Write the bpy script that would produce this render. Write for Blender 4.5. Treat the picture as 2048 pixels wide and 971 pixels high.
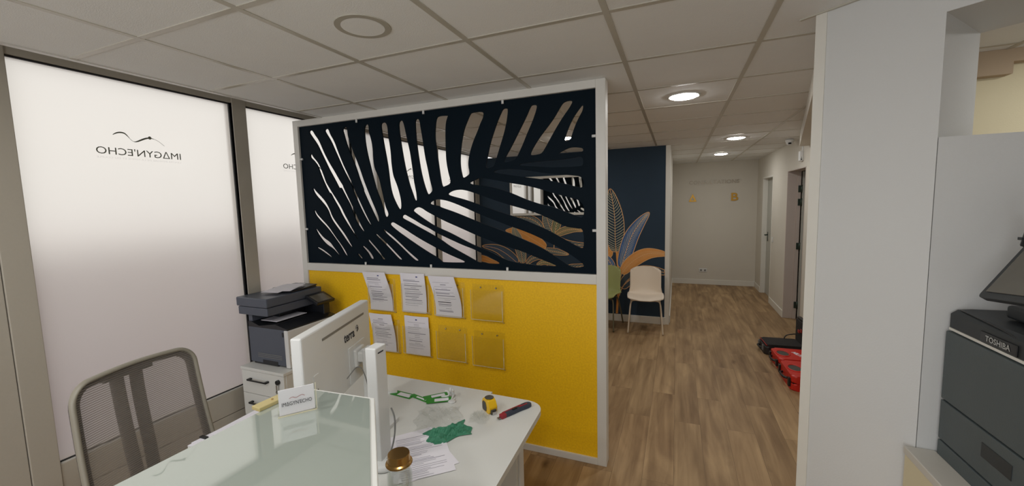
import bpy, bmesh, math, random
from mathutils import Vector, Matrix

# ------------------------------------------------------------------ scene, camera, light
scene = bpy.context.scene
for ob in list(bpy.data.objects):
    bpy.data.objects.remove(ob, do_unlink=True)
COL = scene.collection
rnd = random.Random(7)

CAM_F, CAM_YAW, CAM_PITCH, CAM_ROLL, CAM_H = 809.618, 0.38795, -0.094393, 0.025432, 1.685
cam_data = bpy.data.cameras.new('camera')
cam_data.sensor_width = 36.0
cam_data.lens = CAM_F / 2048.0 * 36.0
cam_data.clip_start = 0.05
cam = bpy.data.objects.new('camera', cam_data)
COL.objects.link(cam)
def _rx(a): return Matrix.Rotation(a, 3, 'X')
def _rz(a): return Matrix.Rotation(a, 3, 'Z')
_base = Matrix(((1, 0, 0), (0, 0, 1), (0, -1, 0)))
_R = _rz(CAM_YAW) @ _rx(CAM_PITCH) @ _base @ _rz(CAM_ROLL)      # x right, y down, z forward -> world
_B = Matrix(((_R[0][0], -_R[0][1], -_R[0][2]), (_R[1][0], -_R[1][1], -_R[1][2]), (_R[2][0], -_R[2][1], -_R[2][2])))
cam.matrix_world = Matrix.Translation((0, 0, CAM_H)) @ _B.to_4x4()
scene.camera = cam

world = bpy.data.worlds.new('world'); scene.world = world
world.use_nodes = True
wn = world.node_tree.nodes; wl = world.node_tree.links
bg = wn['Background']
bg.inputs['Color'].default_value = (1.0, 0.983, 0.95, 1)
SKY = 1.3
bg.inputs['Strength'].default_value = SKY

def area_light(name, loc, target, sx, sy, power, color):
    d = bpy.data.lights.new(name, 'AREA'); d.shape = 'RECTANGLE'; d.size = sx; d.size_y = sy
    d.energy = power; d.color = color
    o = bpy.data.objects.new(name, d); COL.objects.link(o)
    o.location = loc
    o.rotation_euler = (Vector(target) - Vector(loc)).to_track_quat('-Z', 'Y').to_euler()
    return o
# unseen fill light, added for windows assumed behind the camera
area_light('fill_light_behind', (-1.25, -2.44, 1.35), (-1.0, 3, 1.2), 2.2, 2.0, 28, (0.90, 0.94, 1.0))
LAMP = 88.0
scene.view_settings.view_transform = 'Standard'
scene.view_settings.look = 'None'
scene.view_settings.exposure = 0.0
scene.view_settings.gamma = 1.0
scene.view_settings.use_curve_mapping = False
scene.cycles.use_denoising = True
scene.cycles.max_bounces = 10
scene.cycles.diffuse_bounces = 6
scene.cycles.glossy_bounces = 5
scene.cycles.transparent_max_bounces = 16
scene.cycles.transmission_bounces = 6
scene.cycles.sample_clamp_indirect = 4.0
scene.cycles.caustics_reflective = False
scene.cycles.caustics_refractive = False

# ------------------------------------------------------------------ materials
def lin(c):
    c = c / 255.0
    return c / 12.92 if c <= 0.04045 else ((c + 0.055) / 1.055) ** 2.4
def rgb(r, g, b): return (lin(r), lin(g), lin(b), 1)

def new_mat(name):
    m = bpy.data.materials.new(name); m.use_nodes = True
    return m, m.node_tree.nodes, m.node_tree.links, m.node_tree.nodes['Principled BSDF']

def mat(name, col, rough=0.5, metal=0.0, var=0.04, scale=30.0, bump=0.0, spec=0.5, bscale=None, coat=0.0):
    """plain surface with a little procedural variation in tone and an optional fine bump"""
    m, n, l, p = new_mat(name)
    p.inputs['Roughness'].default_value = rough
    p.inputs['Metallic'].default_value = metal
    p.inputs['Specular IOR Level'].default_value = spec
    if coat: p.inputs['Coat Weight'].default_value = coat
    tc = n.new('ShaderNodeTexCoord'); no = n.new('ShaderNodeTexNoise')
    no.inputs['Scale'].default_value = scale; no.inputs['Detail'].default_value = 3
    l.new(tc.outputs['Object'], no.inputs['Vector'])
    mx = n.new('ShaderNodeMix'); mx.data_type = 'RGBA'
    c = rgb(*col)
    mx.inputs[6].default_value = tuple(max(0, x * (1 - var)) for x in c[:3]) + (1,)
    mx.inputs[7].default_value = tuple(min(1, x * (1 + var)) for x in c[:3]) + (1,)
    l.new(no.outputs['Fac'], mx.inputs[0]); l.new(mx.outputs[2], p.inputs['Base Color'])
    if bump:
        nb = n.new('ShaderNodeTexNoise'); nb.inputs['Scale'].default_value = bscale or 220; nb.inputs['Detail'].default_value = 2
        l.new(tc.outputs['Object'], nb.inputs['Vector'])
        b = n.new('ShaderNodeBump'); b.inputs['Strength'].default_value = bump; b.inputs['Distance'].default_value = 0.002
        l.new(nb.outputs['Fac'], b.inputs['Height']); l.new(b.outputs['Normal'], p.inputs['Normal'])
    return m

M = {}
M['wall_paint'] = mat('wall_paint', (209, 210, 209), 0.75, var=0.02, scale=3, bump=0.25, bscale=160)
M['wall_warm'] = mat('wall_warm', (210, 205, 194), 0.75, var=0.03, scale=3, bump=0.35, bscale=120)
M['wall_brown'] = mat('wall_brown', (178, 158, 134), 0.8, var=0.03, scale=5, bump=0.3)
M['wall_cream'] = mat('wall_cream', (222, 212, 180), 0.75, var=0.02, scale=3, bump=0.25, bscale=160)
M['trim_white'] = mat('trim_white', (222, 220, 212), 0.45, var=0.01)
M['ceiling_tile'] = mat('ceiling_tile', (234, 236, 236), 0.9, var=0.03, scale=6, bump=0.4, bscale=260)
M['ceiling_bar'] = mat('ceiling_bar', (190, 186, 174), 0.32, var=0.01)
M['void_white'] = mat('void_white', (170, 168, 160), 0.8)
M['aluminium'] = mat('aluminium', (182, 176, 164), 0.42, metal=0.15, var=0.03, scale=80, bump=0.15, bscale=500)
M['pier_grey'] = mat('pier_grey', (178, 176, 172), 0.25, var=0.02)
M['gasket'] = mat('gasket', (22, 24, 26), 0.5)
M['bead'] = mat('bead', (205, 203, 198), 0.35)
M['screen_frame'] = mat('screen_frame', (216, 214, 208), 0.4, var=0.01)
M['navy_panel'] = mat('navy_panel', (5, 19, 29), 0.6, var=0.05, scale=8, spec=0.08)
M['laminate'] = mat('laminate', (219, 220, 216), 0.33, var=0.008, scale=8)
M['laminate_edge'] = mat('laminate_edge', (205, 201, 192), 0.45, var=0.01)
M['white_plastic'] = mat('white_plastic', (216, 217, 216), 0.38, var=0.01)
M['grey_plastic'] = mat('grey_plastic', (120, 120, 118), 0.45)
M['black_plastic'] = mat('black_plastic', (24, 25, 27), 0.4, var=0.05, bump=0.1)
M['printer_dark'] = mat('printer_dark', (78, 84, 96), 0.42, var=0.03, bump=0.1)
M['printer_black'] = mat('printer_black', (26, 28, 33), 0.35, var=0.04)
M['screen_dark'] = mat('screen_dark', (96, 92, 82), 0.15)
M['copier_body'] = mat('copier_body', (78, 87, 89), 0.5, var=0.04, bump=0.15)
M['copier_dark'] = mat('copier_dark', (36, 41, 44), 0.42, var=0.04)
M['chair_frame'] = mat('chair_frame', (136, 131, 118), 0.45, var=0.03)
M['chair_dark'] = mat('chair_dark', (58, 55, 52), 0.55, var=0.04)
M['paper'] = mat('paper', (236, 234, 242), 0.7, var=0.01)
M['ink'] = mat('ink', (150, 146, 160), 0.8)
M['ink_dark'] = mat('ink_dark', (52, 52, 58), 0.8)
M['ink_blue'] = mat('ink_blue', (52, 62, 130), 0.8)
M['logo_grey'] = mat('logo_grey', (96, 98, 86), 0.7)
M['logo_faint'] = mat('logo_faint', (190, 184, 172), 0.7)
M['gold'] = mat('gold', (196, 150, 62), 0.3, metal=0.7, var=0.05)
M['brass'] = mat('brass', (178, 140, 84), 0.24, metal=0.95, var=0.05)
M['gold_plate'] = mat('gold_plate', (200, 184, 130), 0.35, metal=0.3)
M['letter_steel'] = mat('letter_steel', (168, 156, 138), 0.35, metal=0.3)
M['chrome'] = mat('chrome', (200, 200, 198), 0.2, metal=1.0)
M['steel_dark'] = mat('steel_dark', (70, 82, 74), 0.4, metal=0.6)
M['door_grey'] = mat('door_grey', (186, 186, 178), 0.5, var=0.02)
M['door_frame'] = mat('door_frame', (196, 184, 176), 0.5, var=0.02)
M['shell_white'] = mat('shell_white', (228, 214, 196), 0.45, var=0.01)
M['shell_green'] = mat('shell_green', (158, 162, 104), 0.45, var=0.01)
M['leg_cream'] = mat('leg_cream', (206, 192, 172), 0.4)
M['leg_olive'] = mat('leg_olive', (96, 90, 68), 0.4)
M['red_plastic'] = mat('red_plastic', (206, 40, 28), 0.4, var=0.05, scale=20, bump=0.2)
M['case_black'] = mat('case_black', (30, 28, 28), 0.5, var=0.15, scale=60, bump=0.4)
M['case_cloth'] = mat('case_cloth', (40, 37, 36), 0.9, var=0.2, scale=200, bump=0.6)
M['case_red_trim'] = mat('case_red_trim', (150, 40, 36), 0.5)
M['tape_yellow'] = mat('tape_yellow', (232, 186, 20), 0.4)
M['tape_grey'] = mat('tape_grey', (70, 68, 62), 0.5)
M['knife_red'] = mat('knife_red', (150, 34, 48), 0.4)
M['knife_blue'] = mat('knife_blue', (48, 58, 76), 0.5)
M['label_green'] = mat('label_green', (44, 140, 40), 0.4)
M['cloth_green'] = mat('cloth_green', (56, 128, 98), 0.6, var=0.2, scale=60, bump=0.4)
M['folder_blue'] = mat('folder_blue', (30, 82, 118), 0.45)
M['folder_yellow'] = mat('folder_yellow', (222, 174, 30), 0.45)
M['folder_green'] = mat('folder_green', (60, 130, 62), 0.45)
M['ring_red'] = mat('ring_red', (170, 120, 120), 0.6)
M['lens_black'] = mat('lens_black', (12, 12, 14), 0.2)
M['blocker_pink'] = mat('blocker_pink', (212, 192, 202), 0.9)
M['asphalt'] = mat('asphalt', (205, 206, 212), 0.9)
M['leaf_orange'] = mat('leaf_orange', (222, 152, 76), 0.7, var=0.12, scale=14)
M['leaf_line'] = mat('leaf_line', (226, 176, 122), 0.7)
M['leaf_blue'] = mat('leaf_blue', (62, 100, 152), 0.7, var=0.3, scale=10)
M['leaf_slate'] = mat('leaf_slate', (66, 78, 88), 0.7, var=0.3, scale=10)
M['leaf_green'] = mat('leaf_green', (112, 116, 84), 0.7, var=0.25, scale=10)
M['leaf_pale'] = mat('leaf_pale', (212, 208, 168), 0.7)
M['mural_navy'] = mat('mural_navy', (34, 54, 72), 0.8, var=0.05, scale=5)

def m_yellow():
    m, n, l, p = new_mat('yellow_panel')
    tc = n.new('ShaderNodeTexCoord')
    no = n.new('ShaderNodeTexNoise'); no.inputs['Scale'].default_value = 90; no.inputs['Detail'].default_value = 6
    l.new(tc.outputs['Object'], no.inputs['Vector'])
    r = n.new('ShaderNodeValToRGB')
    r.color_ramp.elements[0].position = 0.36; r.color_ramp.elements[0].color = rgb(240, 188, 6)
    r.color_ramp.elements[1].position = 0.66; r.color_ramp.elements[1].color = rgb(252, 202, 10)
    l.new(no.outputs['Fac'], r.inputs['Fac']); l.new(r.outputs['Color'], p.inputs['Base Color'])
    p.inputs['Roughness'].default_value = 0.55
    b = n.new('ShaderNodeBump'); b.inputs['Strength'].default_value = 0.25; b.inputs['Distance'].default_value = 0.002
    l.new(no.outputs['Fac'], b.inputs['Height']); l.new(b.outputs['Normal'], p.inputs['Normal'])
    return m
M['yellow'] = m_yellow()

def m_floor():
    m, n, l, p = new_mat('oak_vinyl_floor')
    tc = n.new('ShaderNodeTexCoord')
    sep = n.new('ShaderNodeSeparateXYZ'); l.new(tc.outputs['Object'], sep.inputs[0])
    # planks run along Y: swap axes for the brick texture
    cmb = n.new('ShaderNodeCombineXYZ'); l.new(sep.outputs['Y'], cmb.inputs['X']); l.new(sep.outputs['X'], cmb.inputs['Y'])
    br = n.new('ShaderNodeTexBrick')
    br.offset = 0.37; br.inputs['Scale'].default_value = 1.0
    br.inputs['Brick Width'].default_value = 1.22; br.inputs['Row Height'].default_value = 0.18
    br.inputs['Mortar Size'].default_value = 0.0012; br.inputs['Bias'].default_value = 0.0
    br.inputs['Color1'].default_value = (0, 0, 0, 1); br.inputs['Color2'].default_value = (1, 1, 1, 1)
    br.inputs['Mortar'].default_value = (0.35, 0.35, 0.35, 1)
    l.new(cmb.outputs[0], br.inputs['Vector'])
    # per plank shift of the grain
    mul = n.new('ShaderNodeVectorMath'); mul.operation = 'MULTIPLY'; mul.inputs[1].default_value = (7, 7, 7)
    l.new(br.outputs['Color'], mul.inputs[0])
    add = n.new('ShaderNodeVectorMath'); add.operation = 'ADD'; l.new(tc.outputs['Object'], add.inputs[0]); l.new(mul.outputs[0], add.inputs[1])
    mp = n.new('ShaderNodeMapping'); mp.inputs['Scale'].default_value = (17, 1.3, 1); l.new(add.outputs[0], mp.inputs['Vector'])
    g1 = n.new('ShaderNodeTexNoise'); g1.inputs['Scale'].default_value = 1.0; g1.inputs['Detail'].default_value = 6; g1.inputs['Distortion'].default_value = 0.6
    l.new(mp.outputs[0], g1.inputs['Vector'])
    mp2 = n.new('ShaderNodeMapping'); mp2.inputs['Scale'].default_value = (5, 1.1, 1); l.new(add.outputs[0], mp2.inputs['Vector'])
    g2 = n.new('ShaderNodeTexNoise'); g2.inputs['Scale'].default_value = 1.0; g2.inputs['Detail'].default_value = 4; g2.inputs['Distortion'].default_value = 1.2
    l.new(mp2.outputs[0], g2.inputs['Vector'])
    r1 = n.new('ShaderNodeValToRGB')
    e = r1.color_ramp.elements; e[0].position = 0.30; e[0].color = rgb(146, 118, 84); e[1].position = 0.70; e[1].color = rgb(186, 156, 116)
    l.new(g1.outputs['Fac'], r1.inputs['Fac'])
    r2 = n.new('ShaderNodeValToRGB')
    e = r2.color_ramp.elements; e[0].position = 0.34; e[0].color = (0.58, 0.53, 0.50, 1); e[1].position = 0.62; e[1].color = (1, 1, 1, 1)
    l.new(g2.outputs['Fac'], r2.inputs['Fac'])
    mx = n.new('ShaderNodeMix'); mx.data_type = 'RGBA'; mx.blend_type = 'MULTIPLY'; mx.inputs[0].default_value = 0.75
    l.new(r1.outputs['Color'], mx.inputs[6]); l.new(r2.outputs['Color'], mx.inputs[7])
    # knots
    vo = n.new('ShaderNodeTexVoronoi'); vo.inputs['Scale'].default_value = 1.0
    mp3 = n.new('ShaderNodeMapping'); mp3.inputs['Scale'].default_value = (3.6, 1.9, 1); l.new(add.outputs[0], mp3.inputs['Vector'])
    l.new(mp3.outputs[0], vo.inputs['Vector'])
    nz = n.new('ShaderNodeTexNoise'); nz.inputs['Scale'].default_value = 14; l.new(tc.outputs['Object'], nz.inputs['Vector'])
    ad = n.new('ShaderNodeMath'); ad.operation = 'MULTIPLY_ADD'; ad.inputs[1].default_value = 0.16; l.new(nz.outputs['Fac'], ad.inputs[0]); l.new(vo.outputs['Distance'], ad.inputs[2])
    rk = n.new('ShaderNodeValToRGB'); e = rk.color_ramp.elements
    e[0].position = 0.085; e[0].color = (0.34, 0.27, 0.22, 1); e[1].position = 0.21; e[1].color = (1, 1, 1, 1)
    l.new(ad.outputs[0], rk.inputs['Fac'])
    mk = n.new('ShaderNodeMix'); mk.data_type = 'RGBA'; mk.blend_type = 'MULTIPLY'; mk.inputs[0].default_value = 0.8
    l.new(mx.outputs[2], mk.inputs[6]); l.new(rk.outputs['Color'], mk.inputs[7])
    # plank to plank tone and joints
    tr = n.new('ShaderNodeMapRange'); tr.inputs['To Min'].default_value = 0.90; tr.inputs['To Max'].default_value = 1.05
    l.new(br.outputs['Color'], tr.inputs['Value'])
    mt = n.new('ShaderNodeMix'); mt.data_type = 'RGBA'; mt.blend_type = 'MULTIPLY'; mt.inputs[0].default_value = 1.0
    l.new(mk.outputs[2], mt.inputs[6]); l.new(tr.outputs[0], mt.inputs[7])
    jr = n.new('ShaderNodeMix'); jr.data_type = 'RGBA'; jr.inputs[7].default_value = rgb(92, 74, 54)
    jm = n.new('ShaderNodeMath'); jm.operation = 'MULTIPLY'; jm.inputs[1].default_value = 0.55; l.new(br.outputs['Fac'], jm.inputs[0])
    l.new(jm.outputs[0], jr.inputs[0]); l.new(mt.outputs[2], jr.inputs[6])
    l.new(jr.outputs[2], p.inputs['Base Color'])
    p.inputs['Roughness'].default_value = 0.52
    p.inputs['Specular IOR Level'].default_value = 0.3
    bp = n.new('ShaderNodeBump'); bp.inputs['Strength'].default_value = 0.15; bp.inputs['Distance'].default_value = 0.002
    l.new(g1.outputs['Fac'], bp.inputs['Height']); l.new(bp.outputs['Normal'], p.inputs['Normal'])
    return m
M['floor'] = m_floor()

def m_pane(name='frosted_glass', k=1.0):
    """frosted film on glass: daylight from outside diffuses through it"""
    m, n, l, p = new_mat(name)
    n.remove(p)
    out = n['Material Output']
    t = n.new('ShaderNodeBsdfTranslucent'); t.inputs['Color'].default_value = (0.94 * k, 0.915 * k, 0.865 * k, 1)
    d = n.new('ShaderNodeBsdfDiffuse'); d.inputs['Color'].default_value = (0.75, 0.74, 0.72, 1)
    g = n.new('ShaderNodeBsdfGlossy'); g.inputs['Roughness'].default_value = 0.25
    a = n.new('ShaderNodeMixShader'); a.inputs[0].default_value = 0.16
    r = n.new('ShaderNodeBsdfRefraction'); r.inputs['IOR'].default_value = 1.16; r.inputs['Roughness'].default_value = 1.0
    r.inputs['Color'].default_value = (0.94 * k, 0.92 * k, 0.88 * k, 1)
    c = n.new('ShaderNodeMixShader'); c.inputs[0].default_value = 0.45
    l.new(t.outputs[0], c.inputs[1]); l.new(r.outputs[0], c.inputs[2])
    l.new(c.outputs[0], a.inputs[1]); l.new(d.outputs[0], a.inputs[2])
    b = n.new('ShaderNodeMixShader'); b.inputs[0].default_value = 0.04
    l.new(a.outputs[0], b.inputs[1]); l.new(g.outputs[0], b.inputs[2])
    l.new(b.outputs[0], out.inputs['Surface'])
    return m
M['frosted'] = m_pane()
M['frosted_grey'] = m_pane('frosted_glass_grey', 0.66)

def m_clear(name, tint=(0.97, 0.98, 0.97), refl=0.12, rough=0.06):
    """thin clear plastic or glass sheet"""
    m, n, l, p = new_mat(name); n.remove(p); out = n['Material Output']
    t = n.new('ShaderNodeBsdfTransparent'); t.inputs['Color'].default_value = tint + (1,)
    g = n.new('ShaderNodeBsdfGlossy'); g.inputs['Roughness'].default_value = rough
    fr = n.new('ShaderNodeLayerWeight'); fr.inputs['Blend'].default_value = 0.35
    mr = n.new('ShaderNodeMapRange'); mr.inputs['To Min'].default_value = refl * 0.5; mr.inputs['To Max'].default_value = min(1, refl * 4)
    l.new(fr.outputs['Fresnel'], mr.inputs['Value'])
    x = n.new('ShaderNodeMixShader'); l.new(mr.outputs[0], x.inputs[0]); l.new(t.outputs[0], x.inputs[1]); l.new(g.outputs[0], x.inputs[2])
    l.new(x.outputs[0], out.inputs['Surface'])
    return m
M['acrylic'] = m_clear('acrylic', (0.995, 0.995, 0.985), 0.04, 0.08)
M['acrylic_edge'] = mat('acrylic_edge', (214, 206, 176), 0.2, spec=0.8)
M['bottle_glass'] = m_clear('bottle_glass', (0.965, 0.98, 0.97), 0.10, 0.04)

def m_film():
    """crumpled clear plastic bag"""
    m, n, l, p = new_mat('plastic_film'); n.remove(p); out = n['Material Output']
    t = n.new('ShaderNodeBsdfTransparent'); t.inputs['Color'].default_value = (0.985, 0.99, 0.985, 1)
    g = n.new('ShaderNodeBsdfGlossy'); g.inputs['Roughness'].default_value = 0.12
    tc = n.new('ShaderNodeTexCoord'); no = n.new('ShaderNodeTexNoise'); no.inputs['Scale'].default_value = 34; no.inputs['Detail'].default_value = 3
    l.new(tc.outputs['Object'], no.inputs['Vector'])
    b = n.new('ShaderNodeBump'); b.inputs['Strength'].default_value = 0.9; b.inputs['Distance'].default_value = 0.01
    l.new(no.outputs['Fac'], b.inputs['Height']); l.new(b.outputs['Normal'], g.inputs['Normal'])
    fr = n.new('ShaderNodeLayerWeight'); fr.inputs['Blend'].default_value = 0.45; l.new(b.outputs['Normal'], fr.inputs['Normal'])
    mr = n.new('ShaderNodeMapRange'); mr.inputs['To Min'].default_value = 0.02; mr.inputs['To Max'].default_value = 0.22; l.new(fr.outputs['Fresnel'], mr.inputs['Value'])
    x = n.new('ShaderNodeMixShader'); l.new(mr.outputs[0], x.inputs[0]); l.new(t.outputs[0], x.inputs[1]); l.new(g.outputs[0], x.inputs[2])
    l.new(x.outputs[0], out.inputs['Surface'])
    return m
M['film'] = m_film()

def m_counter_glass():
    """white lacquered glass: pale green body under a mirror-smooth face"""
    m, n, l, p = new_mat('lacquered_glass')
    p.inputs['Base Color'].default_value = rgb(150, 158, 150)
    p.inputs['IOR'].default_value = 1.9
    p.inputs['Coat Weight'].default_value = 0.6
    p.inputs['Coat IOR'].default_value = 1.6
    p.inputs['Coat Roughness'].default_value = 0.01
    tc = n.new('ShaderNodeTexCoord'); no = n.new('ShaderNodeTexNoise'); no.inputs['Scale'].default_value = 5; no.inputs['Detail'].default_value = 4
    l.new(tc.outputs['Object'], no.inputs['Vector'])
    mr = n.new('ShaderNodeMapRange'); mr.inputs['To Min'].default_value = 0.01; mr.inputs['To Max'].default_value = 0.05
    l.new(no.outputs['Fac'], mr.inputs['Value']); l.new(mr.outputs[0], p.inputs['Roughness'])
    return m
M['counter_glass'] = m_counter_glass()

def m_mirror():
    m, n, l, p = new_mat('mirror_glass')
    p.inputs['Base Color'].default_value = (0.82, 0.83, 0.82, 1); p.inputs['Metallic'].default_value = 1.0; p.inputs['Roughness'].default_value = 0.02
    return m
M['mirror'] = m_mirror()

def m_mesh_fabric():
    m, n, l, p = new_mat('chair_mesh_fabric'); out = n['Material Output']
    p.inputs['Base Color'].default_value = rgb(146, 139, 132); p.inputs['Roughness'].default_value = 0.8
    t = n.new('ShaderNodeBsdfTransparent')
    tl = n.new('ShaderNodeBsdfTranslucent'); tl.inputs['Color'].default_value = rgb(176, 168, 160)
    mt = n.new('ShaderNodeMixShader'); mt.inputs[0].default_value = 0.35; l.new(p.outputs[0], mt.inputs[1]); l.new(tl.outputs[0], mt.inputs[2])
    tc = n.new('ShaderNodeTexCoord')
    w = n.new('ShaderNodeTexWave'); w.wave_type = 'BANDS'; w.bands_direction = 'Z'; w.inputs['Scale'].default_value = 39.0; w.inputs['Distortion'].default_value = 0.0
    l.new(tc.outputs['Object'], w.inputs['Vector'])
    mr = n.new('ShaderNodeMapRange'); mr.inputs['To Min'].default_value = 0.42; mr.inputs['To Max'].default_value = 0.86
    l.new(w.outputs['Fac'], mr.inputs['Value'])
    x = n.new('ShaderNodeMixShader'); l.new(mr.outputs[0], x.inputs[0]); l.new(t.outputs[0], x.inputs[1]); l.new(mt.outputs[0], x.inputs[2])
    l.new(x.outputs[0], out.inputs['Surface'])
    return m
M['mesh_fabric'] = m_mesh_fabric()

def m_emit(name, col, s):
    m, n, l, p = new_mat(name)
    p.inputs['Base Color'].default_value = (0.9, 0.9, 0.9, 1)
    p.inputs['Emission Color'].default_value = col; p.inputs['Emission Strength'].default_value = s
    return m
M['lamp_on'] = m_emit('lamp_on', (1.0, 0.985, 0.955, 1), LAMP)

# ------------------------------------------------------------------ mesh helpers
class MB:
    """collects shapes, then build() links them as one mesh object"""
    def __init__(s): s.bm = bmesh.new(); s.mi = 0
    def slot(s, i): s.mi = i; return s
    def _tag(s, faces, smooth=False):
        for f in faces: f.material_index = s.mi; f.smooth = smooth
    def box(s, x0, x1, y0, y1, z0, z1, bevel=0.0, seg=2, mtx=None):
        r = bmesh.ops.create_cube(s.bm, size=1.0)
        vs = r['verts']
        for v in vs:
            v.co = Vector(((x0 + x1) / 2 + v.co.x * (x1 - x0), (y0 + y1) / 2 + v.co.y * (y1 - y0), (z0 + z1) / 2 + v.co.z * (z1 - z0)))
        fs = set(f for v in vs for f in v.link_faces)
        if bevel > 0:
            es = set(e for v in vs for e in v.link_edges)
            rb = bmesh.ops.bevel(s.bm, geom=list(es), offset=bevel, segments=seg, profile=0.5, affect='EDGES')
            fs = set(f for f in fs if f.is_valid) | set(rb['faces'])
        s._tag(fs)
        if mtx is not None:
            vv = set(v for f in fs for v in f.verts)
            for v in vv: v.co = mtx @ v.co
        return s
    def prism(s, pts, z0, z1, bevel=0.0, mtx=None, seg=2):
        """extrude a plan outline (list of (x, y)) from z0 to z1"""
        a = [s.bm.verts.new((x, y, z0)) for x, y in pts]; b = [s.bm.verts.new((x, y, z1)) for x, y in pts]
        n = len(pts); fs = [s.bm.faces.new(a[::-1]), s.bm.faces.new(b)]
        for i in range(n): fs.append(s.bm.faces.new((a[i], a[(i + 1) % n], b[(i + 1) % n], b[i])))
        if bevel > 0:
            es = list(fs[1].edges) + list(fs[0].edges)
            rb = bmesh.ops.bevel(s.bm, geom=es, offset=bevel, segments=seg, profile=0.5, affect='EDGES')
            fs = [f for f in fs if f.is_valid] + list(rb['faces'])
        s._tag(fs)
        if mtx is not None:
            for v in set(v for f in fs for v in f.verts): v.co = mtx @ v.co
        return s
    def poly(s, pts3, smooth=False):
        f = s.bm.faces.new([s.bm.verts.new(p) for p in pts3]); s._tag([f], smooth); return s
    def cyl(s, p0, p1, r0, r1=None, n=24, caps=True):
        r1 = r0 if r1 is None else r1
        p0 = Vector(p0); p1 = Vector(p1); d = (p1 - p0).normalized()
        u = d.orthogonal().normalized(); w = d.cross(u)
        A = []; B = []
        for i in range(n):
            a = 2 * math.pi * i / n; q = u * math.cos(a) + w * math.sin(a)
            A.append(s.bm.verts.new(p0 + q * r0)); B.append(s.bm.verts.new(p1 + q * r1))
        fs = [s.bm.faces.new((A[i], A[(i + 1) % n], B[(i + 1) % n], B[i])) for i in range(n)]
        s._tag(fs, True)
        if caps:
            c = [s.bm.faces.new(A[::-1]), s.bm.faces.new(B)]; s._tag(c)
        return s
    def tube(s, path, r, n=10, closed=False, caps=True, flat=None):
        """round tube along a path; flat = (width factor, height factor, up vector) gives an oval section"""
        P = [Vector(p) for p in path]; rings = []; k = len(P); up = None
        for i, p in enumerate(P):
            if closed: d = (P[(i + 1) % k] - P[i - 1]).normalized()
            else: d = (P[min(i + 1, k - 1)] - P[max(i - 1, 0)]).normalized()
            if flat:
                w = Vector(flat[2]); u = w.cross(d).normalized(); w2 = d.cross(u).normalized(); fu, fw = flat[0], flat[1]
            else:
                if up is None: up = d.orthogonal().normalized()
                u = (up - d * up.dot(d)).normalized(); up = u; w2 = d.cross(u); fu = fw = 1
            rr = r[i] if isinstance(r, (list, tuple)) else r
            rings.append([s.bm.verts.new(p + (u * math.cos(2 * math.pi * j / n) * fu + w2 * math.sin(2 * math.pi * j / n) * fw) * rr) for j in range(n)])
        fs = []
        for i in range(k if closed else k - 1):
            a = rings[i]; b = rings[(i + 1) % k]
            for j in range(n): fs.append(s.bm.faces.new((a[j], a[(j + 1) % n], b[(j + 1) % n], b[j])))
        s._tag(fs, True)
        if caps and not closed:
            s._tag([s.bm.faces.new(rings[0][::-1]), s.bm.faces.new(rings[-1])])
        return s
    def lathe(s, prof, c=(0, 0, 0), n=32, smooth=True):
        """prof = [(r, z)...]"""
        rings = []
        for r, z in prof:
            if r < 1e-6: rings.append([s.bm.verts.new((c[0], c[1], c[2] + z))])
            else: rings.append([s.bm.verts.new((c[0] + r * math.cos(2 * math.pi * j / n), c[1] + r * math.sin(2 * math.pi * j / n), c[2] + z)) for j in range(n)])
        fs = []
        for a, b in zip(rings, rings[1:]):
            for j in range(n):
                k2 = (j + 1) % n
                if len(a) == 1 and len(b) == 1: continue
                if len(a) == 1: fs.append(s.bm.faces.new((a[0], b[j], b[k2])))
                elif len(b) == 1: fs.append(s.bm.faces.new((a[j], a[k2], b[0])))
                else: fs.append(s.bm.faces.new((a[j], a[k2], b[k2], b[j])))
        s._tag(fs, smooth); return s
    def grid(s, fn, nu, nv, smooth=True, thick=0.0):
        V = [[s.bm.verts.new(fn(i / nu, j / nv)) for j in range(nv + 1)] for i in range(nu + 1)]
        fs = [s.bm.faces.new((V[i][j], V[i + 1][j], V[i + 1][j + 1], V[i][j + 1])) for i in range(nu) for j in range(nv)]
        s._tag(fs, smooth)
        if thick:
            bmesh.ops.recalc_face_normals(s.bm, faces=fs)
            r = bmesh.ops.solidify(s.bm, geom=fs, thickness=thick)
            s._tag([g for g in r['geom'] if isinstance(g, bmesh.types.BMFace)], smooth)
        return s
    def ribbon(s, pts, w, plane='XZ', y=0.0):
        """flat strip of width w (number or list) along 2D points lying in the XZ plane at depth y"""
        n = len(pts); L = []; R_ = []
        for i, (x, z) in enumerate(pts):
            x0, z0 = pts[max(i - 1, 0)]; x1, z1 = pts[min(i + 1, n - 1)]
            d = math.hypot(x1 - x0, z1 - z0) or 1; nx, nz = -(z1 - z0) / d, (x1 - x0) / d
            ww = (w[i] if isinstance(w, (list, tuple)) else w) / 2
            L.append(s.bm.verts.new((x + nx * ww, y, z + nz * ww))); R_.append(s.bm.verts.new((x - nx * ww, y, z - nz * ww)))
        fs = [s.bm.faces.new((L[i], L[i + 1], R_[i + 1], R_[i])) for i in range(n - 1)]
        s._tag(fs); return s
    def text(s, body, fit, mtx, depth=0.001, bold=0.0, keep=False):
        """lettering scaled to the box fit = (width, height), laid in its local XY, placed with mtx"""
        cu = bpy.data.curves.new('lettering_curve', 'FONT'); cu.body = body; cu.size = 1.0; cu.offset = bold; cu.resolution_u = 3
        tmp = bpy.data.objects.new('lettering_tmp', cu); COL.objects.link(tmp)
        dg = bpy.context.evaluated_depsgraph_get(); dg.update()
        me = bpy.data.meshes.new_from_object(tmp.evaluated_get(dg))
        bpy.data.objects.remove(tmp, do_unlink=True); bpy.data.curves.remove(cu)
        xs = [v.co.x for v in me.vertices]; ys = [v.co.y for v in me.vertices]
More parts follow.
